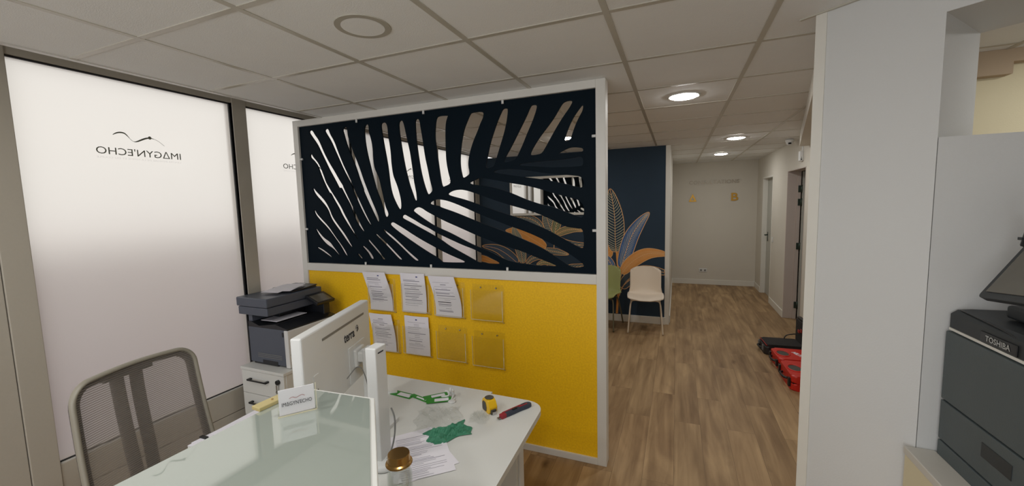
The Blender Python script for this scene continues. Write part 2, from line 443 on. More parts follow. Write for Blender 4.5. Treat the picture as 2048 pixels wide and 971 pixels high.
        x0, x1, y0, y1 = min(xs), max(xs), min(ys), max(ys)
        sx = fit[0] / (x1 - x0); sy = fit[1] / (y1 - y0)
        b2 = bmesh.new(); b2.from_mesh(me); bpy.data.meshes.remove(me)
        for v in b2.verts: v.co = Vector(((v.co.x - (x0 + x1) / 2) * sx, (v.co.y - (y0 + y1) / 2) * sy, 0))
        if depth:
            r = bmesh.ops.extrude_face_region(b2, geom=list(b2.faces))
            for g in r['geom']:
                if isinstance(g, bmesh.types.BMVert): g.co.z += depth
        vm = {}
        for v in b2.verts: vm[v] = s.bm.verts.new(mtx @ v.co)
        fs = []
        for f in b2.faces:
            try: fs.append(s.bm.faces.new([vm[v] for v in f.verts]))
            except ValueError: pass
        s._tag(fs); b2.free(); return s
    def build(s, name, mats, parent=None, recalc=True):
        if recalc: bmesh.ops.recalc_face_normals(s.bm, faces=s.bm.faces)
        me = bpy.data.meshes.new(name); s.bm.to_mesh(me); s.bm.free()
        for m_ in (mats if isinstance(mats, (list, tuple)) else [mats]): me.materials.append(M[m_])
        o = bpy.data.objects.new(name, me); COL.objects.link(o)
        if parent is not None: o.parent = parent
        return o

def frame_mtx(o, xd, yd):
    x = Vector(xd).normalized(); y = Vector(yd); y = (y - x * y.dot(x)).normalized(); z = x.cross(y)
    return Matrix(((x.x, y.x, z.x, o[0]), (x.y, y.y, z.y, o[1]), (x.z, y.z, z.z, o[2]), (0, 0, 0, 1)))

def tag(o, label, cat, group=None, kind=None):
    o['label'] = label; o['category'] = cat
    if group: o['group'] = group
    if kind: o['kind'] = kind
    return o
def thing(name, label, cat, loc=(0, 0, 0), rotz=0.0, group=None):
    o = bpy.data.objects.new(name, None); COL.objects.link(o); o.empty_display_size = 0.05
    o.location = loc; o.rotation_euler = (0, 0, rotz)
    return tag(o, label, cat, group)
def struct(mb, name, m_, parent=None):
    o = mb.build(name, m_, parent)
    if parent is None: o['kind'] = 'structure'
    return o
def part_label(o, text): o['label'] = text; return o
def round_poly(pts, r, n=6):
    """round the corners of a plan outline; r = number or per-corner list"""
    out = []; k = len(pts)
    for i, p in enumerate(pts):
        rr = r[i] if isinstance(r, (list, tuple)) else r
        if rr <= 0: out.append(tuple(p)); continue
        p = Vector(p); a = Vector(pts[i - 1]) - p; b = Vector(pts[(i + 1) % k]) - p
        a.normalize(); b.normalize(); ang = a.angle(b); d = rr / math.tan(ang / 2)
        c = p + (a + b).normalized() * (rr / math.sin(ang / 2))
        s0 = p + a * d - c; s1 = p + b * d - c
        a0 = math.atan2(s0.y, s0.x); a1 = math.atan2(s1.y, s1.x); da = (a1 - a0 + math.pi) % (2 * math.pi) - math.pi
        for j in range(n + 1):
            t = a0 + da * j / n; out.append((c.x + rr * math.cos(t), c.y + rr * math.sin(t)))
    return out
def smooth2(pts, it=2, closed=False):
    for _ in range(it):
        q = []; n = len(pts)
        rng = range(n) if closed else range(n - 1)
        if not closed: q.append(pts[0])
        for i in rng:
            a, b = pts[i], pts[(i + 1) % n]
            q.append(tuple(a[k] * .75 + b[k] * .25 for k in range(len(a)))); q.append(tuple(a[k] * .25 + b[k] * .75 for k in range(len(a))))
        if not closed: q.append(pts[-1])
        pts = q
    return pts

def m_faint():
    m, n, l, p = new_mat('faint_film'); out = n['Material Output']
    p.inputs['Base Color'].default_value = rgb(120, 112, 104); p.inputs['Roughness'].default_value = 0.8
    t = n.new('ShaderNodeBsdfTransparent'); x = n.new('ShaderNodeMixShader'); x.inputs[0].default_value = 0.20
    l.new(t.outputs[0], x.inputs[1]); l.new(p.outputs[0], x.inputs[2]); l.new(x.outputs[0], out.inputs['Surface'])
    return m
M['faint'] = m_faint()

# ------------------------------------------------------------------ room shell
CZ = 2.41          # suspended ceiling
XW = -2.93         # glazed shopfront
XC = -2.63         # edge of the suspended ceiling
YP = 2.475         # front of the screen partition
YM = 5.79          # mural wall
YE = 8.85          # end of the corridor
struct(MB().box(-3.1, 4.2, -2.7, 9.0, -0.08, 0.0), 'floor', 'floor')
struct(MB().box(-30, -3.1, -20, 20, -0.20, -0.12), 'pavement_outside', 'asphalt')
struct(MB().box(-5.0, -4.35, -6.0, 12.0, -0.12, 1.45), 'sky_blocker_outside', 'blocker_pink')  # unseen block, added to cut the sky and darken the lower panes
struct(MB().box(XC, 4.2, -2.7, 9.0, CZ, CZ + 0.21), 'ceiling', 'ceiling_tile')
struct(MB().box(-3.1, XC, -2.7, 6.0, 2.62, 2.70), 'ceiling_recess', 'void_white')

# ceiling grid bars
gb = MB()
GX = [-2.073 + 0.604 * i for i in range(0, 8)]
GY = [1.047 - 0.6015 * 5 + 0.6015 * i for i in range(0, 19)]
for x in GX: gb.box(x - 0.012, x + 0.012, -2.6, 8.85, CZ - 0.0035, CZ + 0.004)
for y in GY: gb.box(XC, 3.0, y - 0.012, y + 0.012, CZ - 0.0030, CZ + 0.004)
struct(gb, 'trim_1', 'ceiling_bar')
struct(MB().box(XC - 0.001, XC + 0.028, -2.6, YM, CZ - 0.006, CZ + 0.012), 'trim_2', 'bead')

# walls
struct(MB().box(XC + 0.3, 4.2, YE, YE + 0.12, 0, CZ), 'wall_end', 'wall_warm')
struct(MB().box(-0.19, -0.085, YM + 0.02, YE, 0, CZ), 'wall_corridor_left', 'wall_warm')
struct(MB().box(-3.0, -0.19, YM, YM + 0.14, 0, CZ), 'wall_mural', 'wall_paint')
struct(MB().box(-0.145, -0.085, YM - 0.004, YM + 0.10, 0, CZ, 0.004), 'trim_3', 'trim_white')
# corridor right wall with two door openings (door_1 far, door_2 near)
XR = 1.40
wr = MB()
for y0, y1, z0, z1 in ((4.9, 5.77, 0, CZ), (6.62, 7.52, 0, CZ), (8.33, YE, 0, CZ), (5.77, 6.62, 2.045, CZ), (7.52, 8.33, 2.05, CZ)):
    wr.box(XR, XR + 0.10, y0, y1, z0, z1)
wr.box(XR, XR + 0.10, 3.1, 4.9, 0, CZ)
struct(wr, 'wall_right', 'wall_warm')
struct(MB().box(XR, 4.2, 3.0, 3.1, 0, CZ), 'wall_office', 'wall_cream')
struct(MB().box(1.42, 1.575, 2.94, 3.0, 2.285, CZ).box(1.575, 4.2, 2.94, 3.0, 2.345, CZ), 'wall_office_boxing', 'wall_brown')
struct(MB().box(3.3, 3.4, -2.6, 9.0, 0, CZ), 'wall_far_right', 'wall_paint')
struct(MB().box(XR + 0.10, 3.3, 6.9, 7.0, 0, CZ).box(XR + 0.10, 3.3, 4.9, 5.0, 0, CZ), 'wall_consulting_room', 'wall_warm')
# back wall with a wide opening added for the fill light behind the camera
bw = MB().box(-3.1, -2.4, -2.7, -2.6, 0, CZ).box(1.3, 3.4, -2.7, -2.6, 0, CZ).box(-2.4, 1.3, -2.7, -2.6, 0, 0.3).box(-2.4, 1.3, -2.7, -2.6, 2.36, CZ)
struct(bw, 'wall_back', 'wall_paint')
# left side: piers between the windows
struct(MB().box(-3.06, -2.90, -2.7, -1.72, 0, 2.62).box(-3.06, -2.90, 5.67, YM, 0, 2.62), 'wall_left', 'aluminium')
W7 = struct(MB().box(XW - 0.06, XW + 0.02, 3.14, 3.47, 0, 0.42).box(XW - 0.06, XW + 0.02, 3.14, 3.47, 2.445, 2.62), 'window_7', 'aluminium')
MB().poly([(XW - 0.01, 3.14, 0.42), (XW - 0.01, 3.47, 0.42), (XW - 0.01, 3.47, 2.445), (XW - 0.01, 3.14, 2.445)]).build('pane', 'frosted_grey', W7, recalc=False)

# baseboards
struct(MB().box(-0.085, XR, YE - 0.014, YE, 0, 0.10, 0.003), 'baseboard_end', 'trim_white')
struct(MB().box(-2.90, -0.13, YM - 0.016, YM, 0, 0.10, 0.003), 'baseboard_mural', 'trim_white')
struct(MB().box(XR - 0.012, XR, 6.62, 7.52, 0, 0.10, 0.003).box(XR - 0.012, XR, 8.33, YE - 0.014, 0, 0.10, 0.003).box(XR - 0.012, XR, 3.0, 5.77, 0, 0.10, 0.003), 'baseboard_right', 'trim_white')
struct(MB().box(-0.085, -0.073, YM + 0.10, YE - 0.014, 0, 0.10, 0.003), 'baseboard_corridor', 'trim_white')

# slanting pier that ends the reception area, with the copier niche beside it
def dgm(a, b, t):  # point on the slanting face: a along it, b behind it
    ux, uy = math.cos(math.radians(-38)), math.sin(math.radians(-38))
    return (0.511 + ux * a - uy * b, 2.035 + uy * a + ux * b)
pillar = [dgm(0, 0, 0), dgm(0.368, 0, 0), dgm(0.368, 0.37, 0), dgm(0, 0.37, 0)]
lint = [dgm(0.368, 0, 0), dgm(2.2, 0, 0), dgm(2.2, 0.37, 0), dgm(0.368, 0.37, 0)]
struct(MB().prism(pillar, 0, CZ).prism(lint, 2.27, CZ), 'wall_pillar', 'wall_paint')
cs = MB().prism([dgm(-0.004, -0.004, 0), dgm(0.034, -0.004, 0), dgm(0.034, 0.0, 0), dgm(0.0, 0.0, 0), dgm(0.0, 0.03, 0), dgm(-0.004, 0.03, 0)], 0, CZ)
struct(cs, 'trim_4', 'trim_white')
struct(MB().prism([dgm(-0.06, -0.012, 0), dgm(2.2, -0.012, 0), dgm(2.2, 0.0, 0), dgm(-0.06, 0.0, 0)], CZ - 0.006, CZ + 0.003), 'trim_5', 'ceiling_bar')
# ceiling bulkhead running from the pillar to the corridor wall
struct(MB().prism([(0.655, 2.60), (1.30, 5.66), (1.40, 5.66), (1.40, 3.1), (0.83, 2.45)], 2.27, CZ), 'ceiling_bulkhead', 'wall_warm')
# low wall with wooden ledge below the niche, and the white board behind the copier
struct(MB().box(0.770, 0.85, 0.2, 1.80, 0, 0.760), 'wall_low', 'wall_cream')
struct(MB().box(0.766, 0.852, 0.2, 1.803, 0.760, 0.788, 0.003), 'trim_6', 'laminate_edge')
struct(MB().prism([(0.802, 1.806), (2.2, 1.806), (2.2, 1.832), (0.825, 1.832)], 0.0, 1.872), 'wall_niche_panel', 'wall_paint')

# doors of the corridor
d1 = struct(MB().box(XR + 0.072, XR + 0.10, 7.52, 8.33, 0.006, 2.05), 'door_1', 'door_grey')
MB().box(XR - 0.004, XR + 0.072, 8.30, 8.33, 0, 2.05, 0.003).box(XR - 0.004, XR + 0.072, 7.52, 7.55, 0, 2.05, 0.003).box(XR - 0.004, XR + 0.072, 7.55, 8.30, 2.02, 2.05, 0.003).build('door_frame', 'trim_white', d1)
h = MB().cyl((XR + 0.072, 8.20, 1.05), (XR + 0.02, 8.20, 1.05), 0.010).tube([(XR + 0.025, 8.20, 1.05), (XR + 0.02, 8.17, 1.05), (XR + 0.02, 8.06, 1.052)], 0.009)
h.box(XR + 0.066, XR + 0.073, 8.18, 8.22, 0.94, 1.10, 0.004).build('door_handle', 'steel_dark', d1)
d2 = struct(MB().box(XR + 0.165, XR + 0.99, 6.555, 6.595, 0.008, 2.03, 0.003), 'door_2', 'door_grey')
fr = MB().box(XR - 0.003, XR + 0.11, 6.605, 6.622, 0, 2.045, 0.003).box(XR + 0.11, XR + 0.15, 6.585, 6.622, 0, 2.045, 0.003)
fr.box(XR - 0.003, XR + 0.15, 5.765, 5.775, 0, 2.045).box(XR - 0.003, XR + 0.15, 5.77, 6.61, 2.035, 2.046)
fr.build('door_frame', 'door_frame', d2)
for z in (0.20, 1.02, 1.62, 1.80):
    MB().cyl((XR + 0.157, 6.578, z - 0.05), (XR + 0.157, 6.578, z + 0.05), 0.011, n=12).box(XR + 0.118, XR + 0.16, 6.574, 6.586, z - 0.045, z + 0.045, 0.002).build('hinge', 'steel_dark', d2)

# ------------------------------------------------------------------ windows of the left side
SWOOSH = [(1.305, 2.131), (1.323, 2.144), (1.341, 2.149), (1.359, 2.147), (1.373, 2.131), (1.387, 2.111), (1.4, 2.103), (1.414, 2.106), (1.439, 2.121), (1.461, 2.132), (1.478, 2.136), (1.498, 2.133), (1.522, 2.122), (1.55, 2.097)]
def window(i, y0, y1, logo=True):
    f = MB()
    f.box(XW - 0.06, XW + 0.03, y0 - (0.05 if i == 3 else 0.10), y0, 0.0, 2.62, 0.003)                 # left mullion
    f.box(XW - 0.06, XW + 0.024, y0, y1, 2.445, 2.62)                            # head
    f.box(XW - 0.06, XW + 0.024, y0, y1, 0.262, 0.42, 0.002)                     # sill rail
    f.box(XW - 0.06, XW + 0.020, y0, y1, 0.0, 0.257, 0.002)                      # apron
    w = struct(f, 'window_%d' % i, 'aluminium')
    MB().poly([(XW, y0, 0.42), (XW, y1, 0.42), (XW, y1, 2.445), (XW, y0, 2.445)]).build('pane', 'frosted', w, recalc=False)
    g = MB().box(XW, XW + 0.012, y1 - 0.011, y1, 0.42, 2.445).box(XW, XW + 0.012, y0, y1, 2.436, 2.445).box(XW, XW + 0.010, y0, y1, 0.42, 0.432)
    g.build('gasket', 'gasket', w)
    MB().box(XW + 0.010, XW + 0.020, y0, y1, 0.4205, 0.4265).box(XW + 0.01, XW + 0.026, y1, y1 + 0.006, 0.42, 2.445).build('glazing_bead', 'bead', w)
    if logo:
        dy = (y0 + y1) / 2 - 1.45
        m1 = frame_mtx((XW + 0.002, 1.430 + dy, 2.041), (0, -1, 0), (0, 0, 1))
        lg = MB().text("IM\u0394GYN'ECHO", (0.408, 0.041), m1, depth=0)
        pts = smooth2([(y + dy, z) for y, z in SWOOSH], 2); n = len(pts)
        vs = []
        for k, (y, z) in enumerate(pts):
            a = pts[max(k - 1, 0)]; b = pts[min(k + 1, n - 1)]; d = math.hypot(b[0] - a[0], b[1] - a[1])
            nx, nz = -(b[1] - a[1]) / d, (b[0] - a[0]) / d; t = k / (n - 1)
            hw = 0.0002 + 0.0030 * max(0, math.sin(math.pi * min(1, t / 0.36))) * (t < 0.36) + 0.0036 * max(0, math.sin(math.pi * (t - 0.44) / 0.40)) * (0.44 < t < 0.84) + 0.0007
            vs.append((lg.bm.verts.new((XW + 0.002, y + nx * hw, z + nz * hw)), lg.bm.verts.new((XW + 0.002, y - nx * hw, z - nz * hw))))
        lg._tag([lg.bm.faces.new((vs[k][0], vs[k + 1][0], vs[k + 1][1], vs[k][1])) for k in range(n - 1)])
        ky, kz = SWOOSH[10]
        lg.poly([(XW + 0.0022, ky + dy + 0.0085 * math.cos(a * math.pi / 8), kz + 0.0095 * math.sin(a * math.pi / 8)) for a in range(16)])
        part_label(lg.build('logo_lettering', 'logo_grey', w, recalc=False), 'dark mirrored logo with a wave line')
        m2 = frame_mtx((XW + 0.002, 1.430 + dy, 2.003), (0, -1, 0), (0, 0, 1))
        tg = MB().text("CENTRE INTEGRE DE LA FEMME ET DU COUPLE", (0.408, 0.009), m2, depth=0)
        part_label(tg.build('tagline_lettering', 'faint', w, recalc=False), 'faint mirrored tagline')
    return w
window(1, 0.93, 1.97); window(2, 2.07, 3.10); window(3, 3.52, 4.53); window(4, 4.63, 5.66)
window(5, -0.47, 0.63, False); window(6, -1.62, -0.57, False)  # two unseen bays, added for light and reflections
struct(MB().box(XW - 0.06, XW + 0.022, 0.63, 0.828, 0, 2.62, 0.003).box(XW - 0.06, XW + 0.022, 3.10, 3.14, 0, 2.62, 0.003).box(XW - 0.06, XW + 0.022, 5.66, 5.67, 0, 2.62), 'trim_7', 'aluminium')

# ------------------------------------------------------------------ screen partition
SLOTS_MM = [
  [-2773,2311,-2740,2268,-2690,2206,-2656,2140,-2621,2075,-2582,2001,-2530,1918,-2484,1836,-2476,1863,-2434,1789,-2392,1719,-2371,1666,-2351,1609,-2322,1560,-2284,1512,-2260,1500,-2266,1516,-2296,1564,-2322,1617,-2347,1666,-2361,1697,-2390,1751,-2422,1809,-2452,1870,-2443,1861,-2480,1911,-2526,1985,-2566,2041,-2606,2106,-2634,2161,-2667,2235,-2707,2283,-2729,2318,-2753,2326],
  [-2780,2113,-2739,2078,-2706,2045,-2686,1994,-2666,1943,-2635,1878,-2599,1813,-2587,1819,-2554,1760,-2511,1697,-2479,1635,-2446,1586,-2398,1520,-2360,1471,-2329,1440,-2332,1455,-2358,1495,-2391,1544,-2423,1598,-2452,1643,-2479,1697,-2522,1759,-2566,1818,-2595,1860,-2624,1902,-2641,1951,-2671,2024,-2703,2072,-2743,2110,-2764,2146],
  [-2604,2309,-2587,2281,-2550,2230,-2515,2157,-2475,2075,-2440,2002,-2405,1939,-2370,1880,-2360,1859,-2348,1818,-2326,1770,-2295,1705,-2264,1648,-2228,1588,-2193,1545,-2188,1553,-2212,1596,-2243,1652,-2274,1712,-2305,1773,-2327,1818,-2347,1866,-2350,1875,-2377,1929,-2417,2001,-2447,2064,-2481,2145,-2509,2218,-2546,2273,-2560,2314,-2583,2322],
  [-2419,2301,-2407,2261,-2394,2209,-2371,2146,-2352,2102,-2323,2039,-2300,1977,-2277,1907,-2245,1827,-2251,1823,-2216,1750,-2181,1682,-2150,1623,-2129,1579,-2117,1577,-2113,1589,-2114,1614,-2137,1670,-2167,1733,-2201,1813,-2235,1893,-2266,1984,-2294,2054,-2327,2126,-2345,2187,-2369,2241,-2369,2305,-2391,2320],
  [-2204,2294,-2206,2235,-2202,2168,-2187,2082,-2166,1995,-2145,1909,-2121,1818,-2092,1755,-2072,1692,-2058,1637,-2048,1614,-2026,1620,-2019,1644,-2043,1691,-2056,1746,-2065,1793,-2083,1878,-2096,1924,-2129,1985,-2136,2061,-2134,2137,-2145,2205,-2163,2257,-2161,2311,-2185,2319],
  [-2048,2304,-2042,2246,-2035,2188,-2024,2121,-2013,2053,-2002,1978,-1996,1894,-1990,1836,-1975,1774,-1950,1720,-1925,1677,-1912,1668,-1899,1681,-1898,1734,-1909,1788,-1924,1841,-1940,1880,-1959,1925,-1969,2017,-1969,2083,-1975,2150,-1986,2217,-1987,2282,-2001,2310,-2026,2316],
  [-1887,2297,-1884,2224,-1874,2142,-1864,2068,-1849,1977,-1837,1927,-1825,1877,-1814,1837,-1794,1784,-1779,1738,-1766,1728,-1758,1738,-1760,1783,-1769,1835,-1776,1872,-1778,1908,-1788,1998,-1798,2080,-1810,2137,-1825,2203,-1836,2268,-1849,2309,-1868,2315],
  [-1743,2299,-1743,2243,-1741,2172,-1734,2091,-1724,2010,-1713,1937,-1694,1855,-1669,1781,-1655,1771,-1625,1792,-1622,1812,-1640,1877,-1654,1958,-1670,2031,-1680,2111,-1690,2191,-1700,2255,-1705,2301,-1726,2314],
  [-1550,2312,-1470,2307,-1473,2302,-1491,2260,-1497,2189,-1499,2088,-1499,2003,-1487,1926,-1469,1861,-1476,1840,-1517,1826,-1539,1820,-1550,1873,-1559,1945,-1568,2024,-1576,2103,-1583,2158,-1579,2228,-1568,2293],
  [-1287,2308,-1197,2306,-1201,2268,-1225,2230,-1246,2183,-1281,2121,-1307,2057,-1323,2001,-1327,1959,-1319,1913,-1323,1896,-1372,1872,-1380,1903,-1390,1963,-1386,2038,-1371,2129,-1348,2209,-1327,2248,-1302,2295],
  [-1057,2308,-1031,2308,-1022,2297,-1033,2227,-1052,2158,-1081,2081,-1110,2003,-1130,1948,-1144,1936,-1199,1929,-1178,2016,-1157,2095,-1132,2157,-1103,2226,-1075,2279],
  [-857,2309,-824,2305,-829,2275,-855,2210,-890,2144,-925,2069,-970,1986,-988,1971,-1067,1958,-1048,1999,-1007,2059,-966,2127,-931,2186,-896,2244,-869,2299],
  [-652,2306,-591,2307,-614,2267,-654,2219,-694,2164,-735,2100,-776,2034,-797,2005,-818,1999,-880,1992,-863,2033,-816,2099,-766,2155,-717,2211,-680,2267],
  [-532,2279,-533,2243,-554,2209,-577,2167,-597,2118,-613,2071,-654,2064,-640,2106,-619,2157,-592,2206,-561,2246],
  [-534,2018,-535,1992,-610,1992,-700,1989,-668,2007,-625,2024,-594,2027],
  [-535,1970,-534,1916,-549,1909,-619,1908,-738,1912,-853,1925,-976,1940,-903,1951,-802,1955,-689,1956,-610,1962],
  [-1148,1903,-1122,1916,-1078,1920,-977,1914,-879,1899,-784,1879,-699,1867,-616,1858,-534,1844,-533,1776,-579,1785,-654,1808,-730,1826,-801,1842,-897,1857,-1012,1877],
  [-1322,1840,-1309,1848,-1274,1860,-1238,1873,-1158,1857,-1022,1827,-906,1805,-810,1779,-747,1756,-655,1729,-533,1695,-531,1590,-581,1605,-649,1632,-694,1650,-756,1672,-812,1682,-916,1718,-1015,1762,-1100,1791,-1204,1817,-1307,1830],
  [-1500,1768,-1482,1783,-1443,1796,-1387,1798,-1332,1786,-1251,1759,-1145,1720,-1017,1679,-918,1652,-869,1636,-813,1616,-734,1581,-650,1537,-582,1528,-535,1524,-534,1402,-560,1405,-621,1438,-697,1479,-775,1521,-854,1555,-936,1589,-1028,1615,-1148,1653,-1253,1691,-1371,1731,-1464,1754],
  [-1652,1711,-1622,1728,-1586,1737,-1548,1732,-1504,1724,-1438,1702,-1346,1665,-1256,1626,-1132,1581,-1021,1540,-938,1513,-856,1482,-776,1444,-698,1407,-621,1363,-537,1305,-537,1284,-600,1279,-638,1293,-699,1334,-777,1383,-857,1424,-906,1443,-981,1473,-1065,1505,-1169,1541,-1258,1570,-1376,1616,-1469,1650,-1565,1680,-1571,1689,-1635,1699],
  [-1799,1660,-1778,1678,-1746,1685,-1715,1675,-1677,1650,-1617,1622,-1550,1589,-1488,1564,-1380,1521,-1270,1476,-1163,1440,-1085,1413,-991,1388,-924,1368,-859,1342,-779,1313,-696,1283,-779,1284,-844,1285,-901,1290,-994,1299,-1079,1320,-1157,1359,-1219,1382,-1291,1406,-1383,1446,-1491,1497,-1570,1527,-1630,1553,-1689,1587,-1741,1618,-1784,1647],
  [-1898,1612,-1891,1627,-1867,1631,-1845,1619,-1796,1596,-1726,1557,-1666,1531,-1610,1501,-1556,1477,-1478,1445,-1384,1408,-1310,1385,-1265,1365,-1202,1342,-1141,1310,-1102,1286,-1177,1285,-1259,1291,-1277,1294,-1341,1326,-1433,1370,-1500,1402,-1566,1445,-1612,1469,-1667,1497,-1754,1538,-1825,1573,-1892,1603],
  [-2013,1559,-2003,1573,-1979,1576,-1951,1562,-1883,1527,-1803,1481,-1715,1436,-1637,1400,-1561,1364,-1455,1323,-1356,1288,-1466,1284,-1554,1284,-1565,1285,-1577,1296,-1607,1318,-1675,1350,-1762,1398,-1851,1450,-1923,1493,-1986,1535],
  [-2084,1520,-2072,1524,-2050,1508,-1990,1469,-1927,1419,-1865,1365,-1803,1320,-1764,1291,-1787,1288,-1805,1293,-1857,1334,-1920,1388,-1983,1438,-2047,1484],
  [-2157,1484,-2145,1490,-2117,1468,-2061,1425,-2006,1378,-1952,1328,-1911,1293,-1940,1291,-1989,1335,-2044,1386,-2099,1433,-2141,1468],
  [-2234,1439,-2220,1445,-2195,1419,-2153,1380,-2116,1341,-2098,1313,-2068,1291,-2102,1289,-2113,1313,-2145,1344,-2187,1387,-2225,1423],
  [-2296,1390,-2278,1394,-2244,1370,-2206,1335,-2179,1291,-2214,1290,-2232,1326,-2265,1362],
  [-2347,1327,-2331,1332,-2310,1312,-2291,1288,-2312,1291,-2331,1307],
  [-2776,1854,-2764,1865,-2736,1832,-2684,1789,-2638,1742,-2605,1687,-2582,1628,-2543,1578,-2499,1528,-2455,1478,-2417,1421,-2392,1384,-2397,1372,-2429,1404,-2477,1462,-2516,1511,-2561,1561,-2600,1612,-2618,1662,-2642,1704,-2693,1755,-2750,1807],
  [-2779,1682,-2767,1687,-2743,1647,-2685,1596,-2623,1541,-2574,1478,-2524,1420,-2475,1362,-2445,1308,-2450,1300,-2478,1324,-2516,1386,-2566,1444,-2616,1503,-2667,1554,-2719,1596,-2766,1643],
  [-2777,1528,-2767,1535,-2739,1503,-2687,1452,-2623,1419,-2593,1385,-2563,1352,-2520,1302,-2524,1296,-2559,1327,-2605,1368,-2659,1393,-2701,1426,-2747,1477],
  [-2775,1370,-2760,1376,-2718,1362,-2664,1333,-2610,1296,-2618,1289,-2677,1320,-2731,1349],
]

scr = thing('partition_screen', 'tall white-framed partition with dark cut-out palm leaf panel over yellow lower panel', 'partition', (-1.66, YP, 0))
ox = 1.66  # world x -> local x
f = MB()
f.box(-2.93 + ox, -2.876 + ox, 0, 0.085, 0, CZ - 0.001, 0.002)
f.box(-0.455 + ox, -0.397 + ox, 0, 0.085, 0, CZ - 0.001, 0.002)
f.box(-2.876 + ox, -0.455 + ox, 0, 0.085, 2.360, CZ - 0.001, 0.002)
f.box(-2.876 + ox, -0.455 + ox, 0, 0.085, 1.180, 1.242, 0.002)
f.box(-2.876 + ox, -0.455 + ox, 0, 0.085, 0, 0.043, 0.002)
part_label(f.build('frame', 'screen_frame', scr), 'white frame of posts and rails')
part_label(MB().box(-2.876 + ox, -0.455 + ox, 0.012, 0.075, 0.043, 1.180).build('infill_panel', 'yellow', scr), 'mustard yellow lower panel')
# palm panel: outline with slots, filled as a 2D curve, then turned into a mesh
cu = bpy.data.curves.new('palm', 'CURVE'); cu.dimensions = '2D'; cu.fill_mode = 'BOTH'; cu.extrude = 0.006
def spl(pts):
    s = cu.splines.new('POLY'); s.points.add(len(pts) - 1)
    for k, (x, y) in enumerate(pts): s.points[k].co = (x, y, 0, 1)
    s.use_cyclic_u = True
spl([(-2.874 + ox, 1.244), (-0.457 + ox, 1.244), (-0.457 + ox, 2.358), (-2.874 + ox, 2.358)])
for sl in SLOTS_MM:
    pts = [(sl[i] / 1000.0 + ox, sl[i + 1] / 1000.0) for i in range(0, len(sl), 2)]
    spl(smooth2(pts, 2, True))
tmp = bpy.data.objects.new('palm_tmp', cu); COL.objects.link(tmp)
me = bpy.data.meshes.new_from_object(tmp.evaluated_get(bpy.context.evaluated_depsgraph_get()))
bpy.data.objects.remove(tmp, do_unlink=True)
for v in me.vertices: v.co = Vector((v.co.x, 0.021 + v.co.z, v.co.y))
me.materials.clear(); me.materials.append(M['navy_panel'])
pp = bpy.data.objects.new('palm_panel', me); COL.objects.link(pp); pp.parent = scr
part_label(pp, 'blue-black panel cut out in palm frond slots')
for x, z, dx, dz in [(-2.268, 2.360, 0, -1), (-1.665, 2.360, 0, -1), (-1.056, 2.360, 0, -1), (-0.455, 2.082, -1, 0), (-0.455, 1.514, -1, 0), (-1.053, 1.242, 0, 1), (-1.657, 1.242, 0, 1), (-2.26, 1.242, 0, 1), (-2.876, 2.099, 1, 0), (-2.876, 1.525, 1, 0)]:
    a = Vector((x + ox - dx * 0.004, 0.008, z - dz * 0.004)); b = Vector((x + ox + dx * 0.024, 0.008, z + dz * 0.024))
    MB().tube([a, (a + b) / 2, b], 0.0085, n=12, flat=(1.0, 0.6, (0, 1, 0))).build('clip', 'white_plastic', scr)

# ------------------------------------------------------------------ wall pockets with forms
PW, PH = 0.240, 0.262
def make_pocket(label):
    t = thing('wall_pocket', label, 'document holder', group=None)
    MB().box(-PW / 2, PW / 2, -0.003, 0.0, 0.0, PH).build('back_plate', 'acrylic', t)
    b = MB().box(-PW / 2, PW / 2, -0.033, -0.030, 0.018, PH - 0.035)
    b.prism([(-0.030, 0.018), (-0.033, 0.018), (-0.018, 0.0), (0.0, 0.0), (0.0, 0.004), (-0.016, 0.004)], -PW / 2, PW / 2, mtx=Matrix(((0, 0, 1, 0), (1, 0, 0, 0), (0, 1, 0, 0), (0, 0, 0, 1))))
    b.build('front_plate', 'acrylic', t)
    e = MB().box(PW / 2 - 0.0022, PW / 2 + 0.0006, -0.0335, -0.0305, 0.02, PH - 0.035)
    e.tube([(PW / 2 - 0.001, -0.032, 0.10), (PW / 2 - 0.001, -0.032, 0.022), (PW / 2 - 0.001, -0.018, 0.002), (PW / 2 - 0.001, -0.001, 0.002)], 0.0022, n=6)
    e.box(-PW / 2, PW / 2, -0.0345, -0.031, 0.0165, 0.0195)
    e.box(-PW / 2 - 0.0006, -PW / 2 + 0.0016, -0.0335, -0.0305, 0.02, PH - 0.035)
    e.build('edge', 'acrylic_edge', t)
    for sx in (-0.055, 0.062):
        MB().cyl((sx, -0.003, PH - 0.022), (sx, -0.009, PH - 0.022), 0.0062, 0.004, n=16).build('screw', 'chrome', t)
    return t
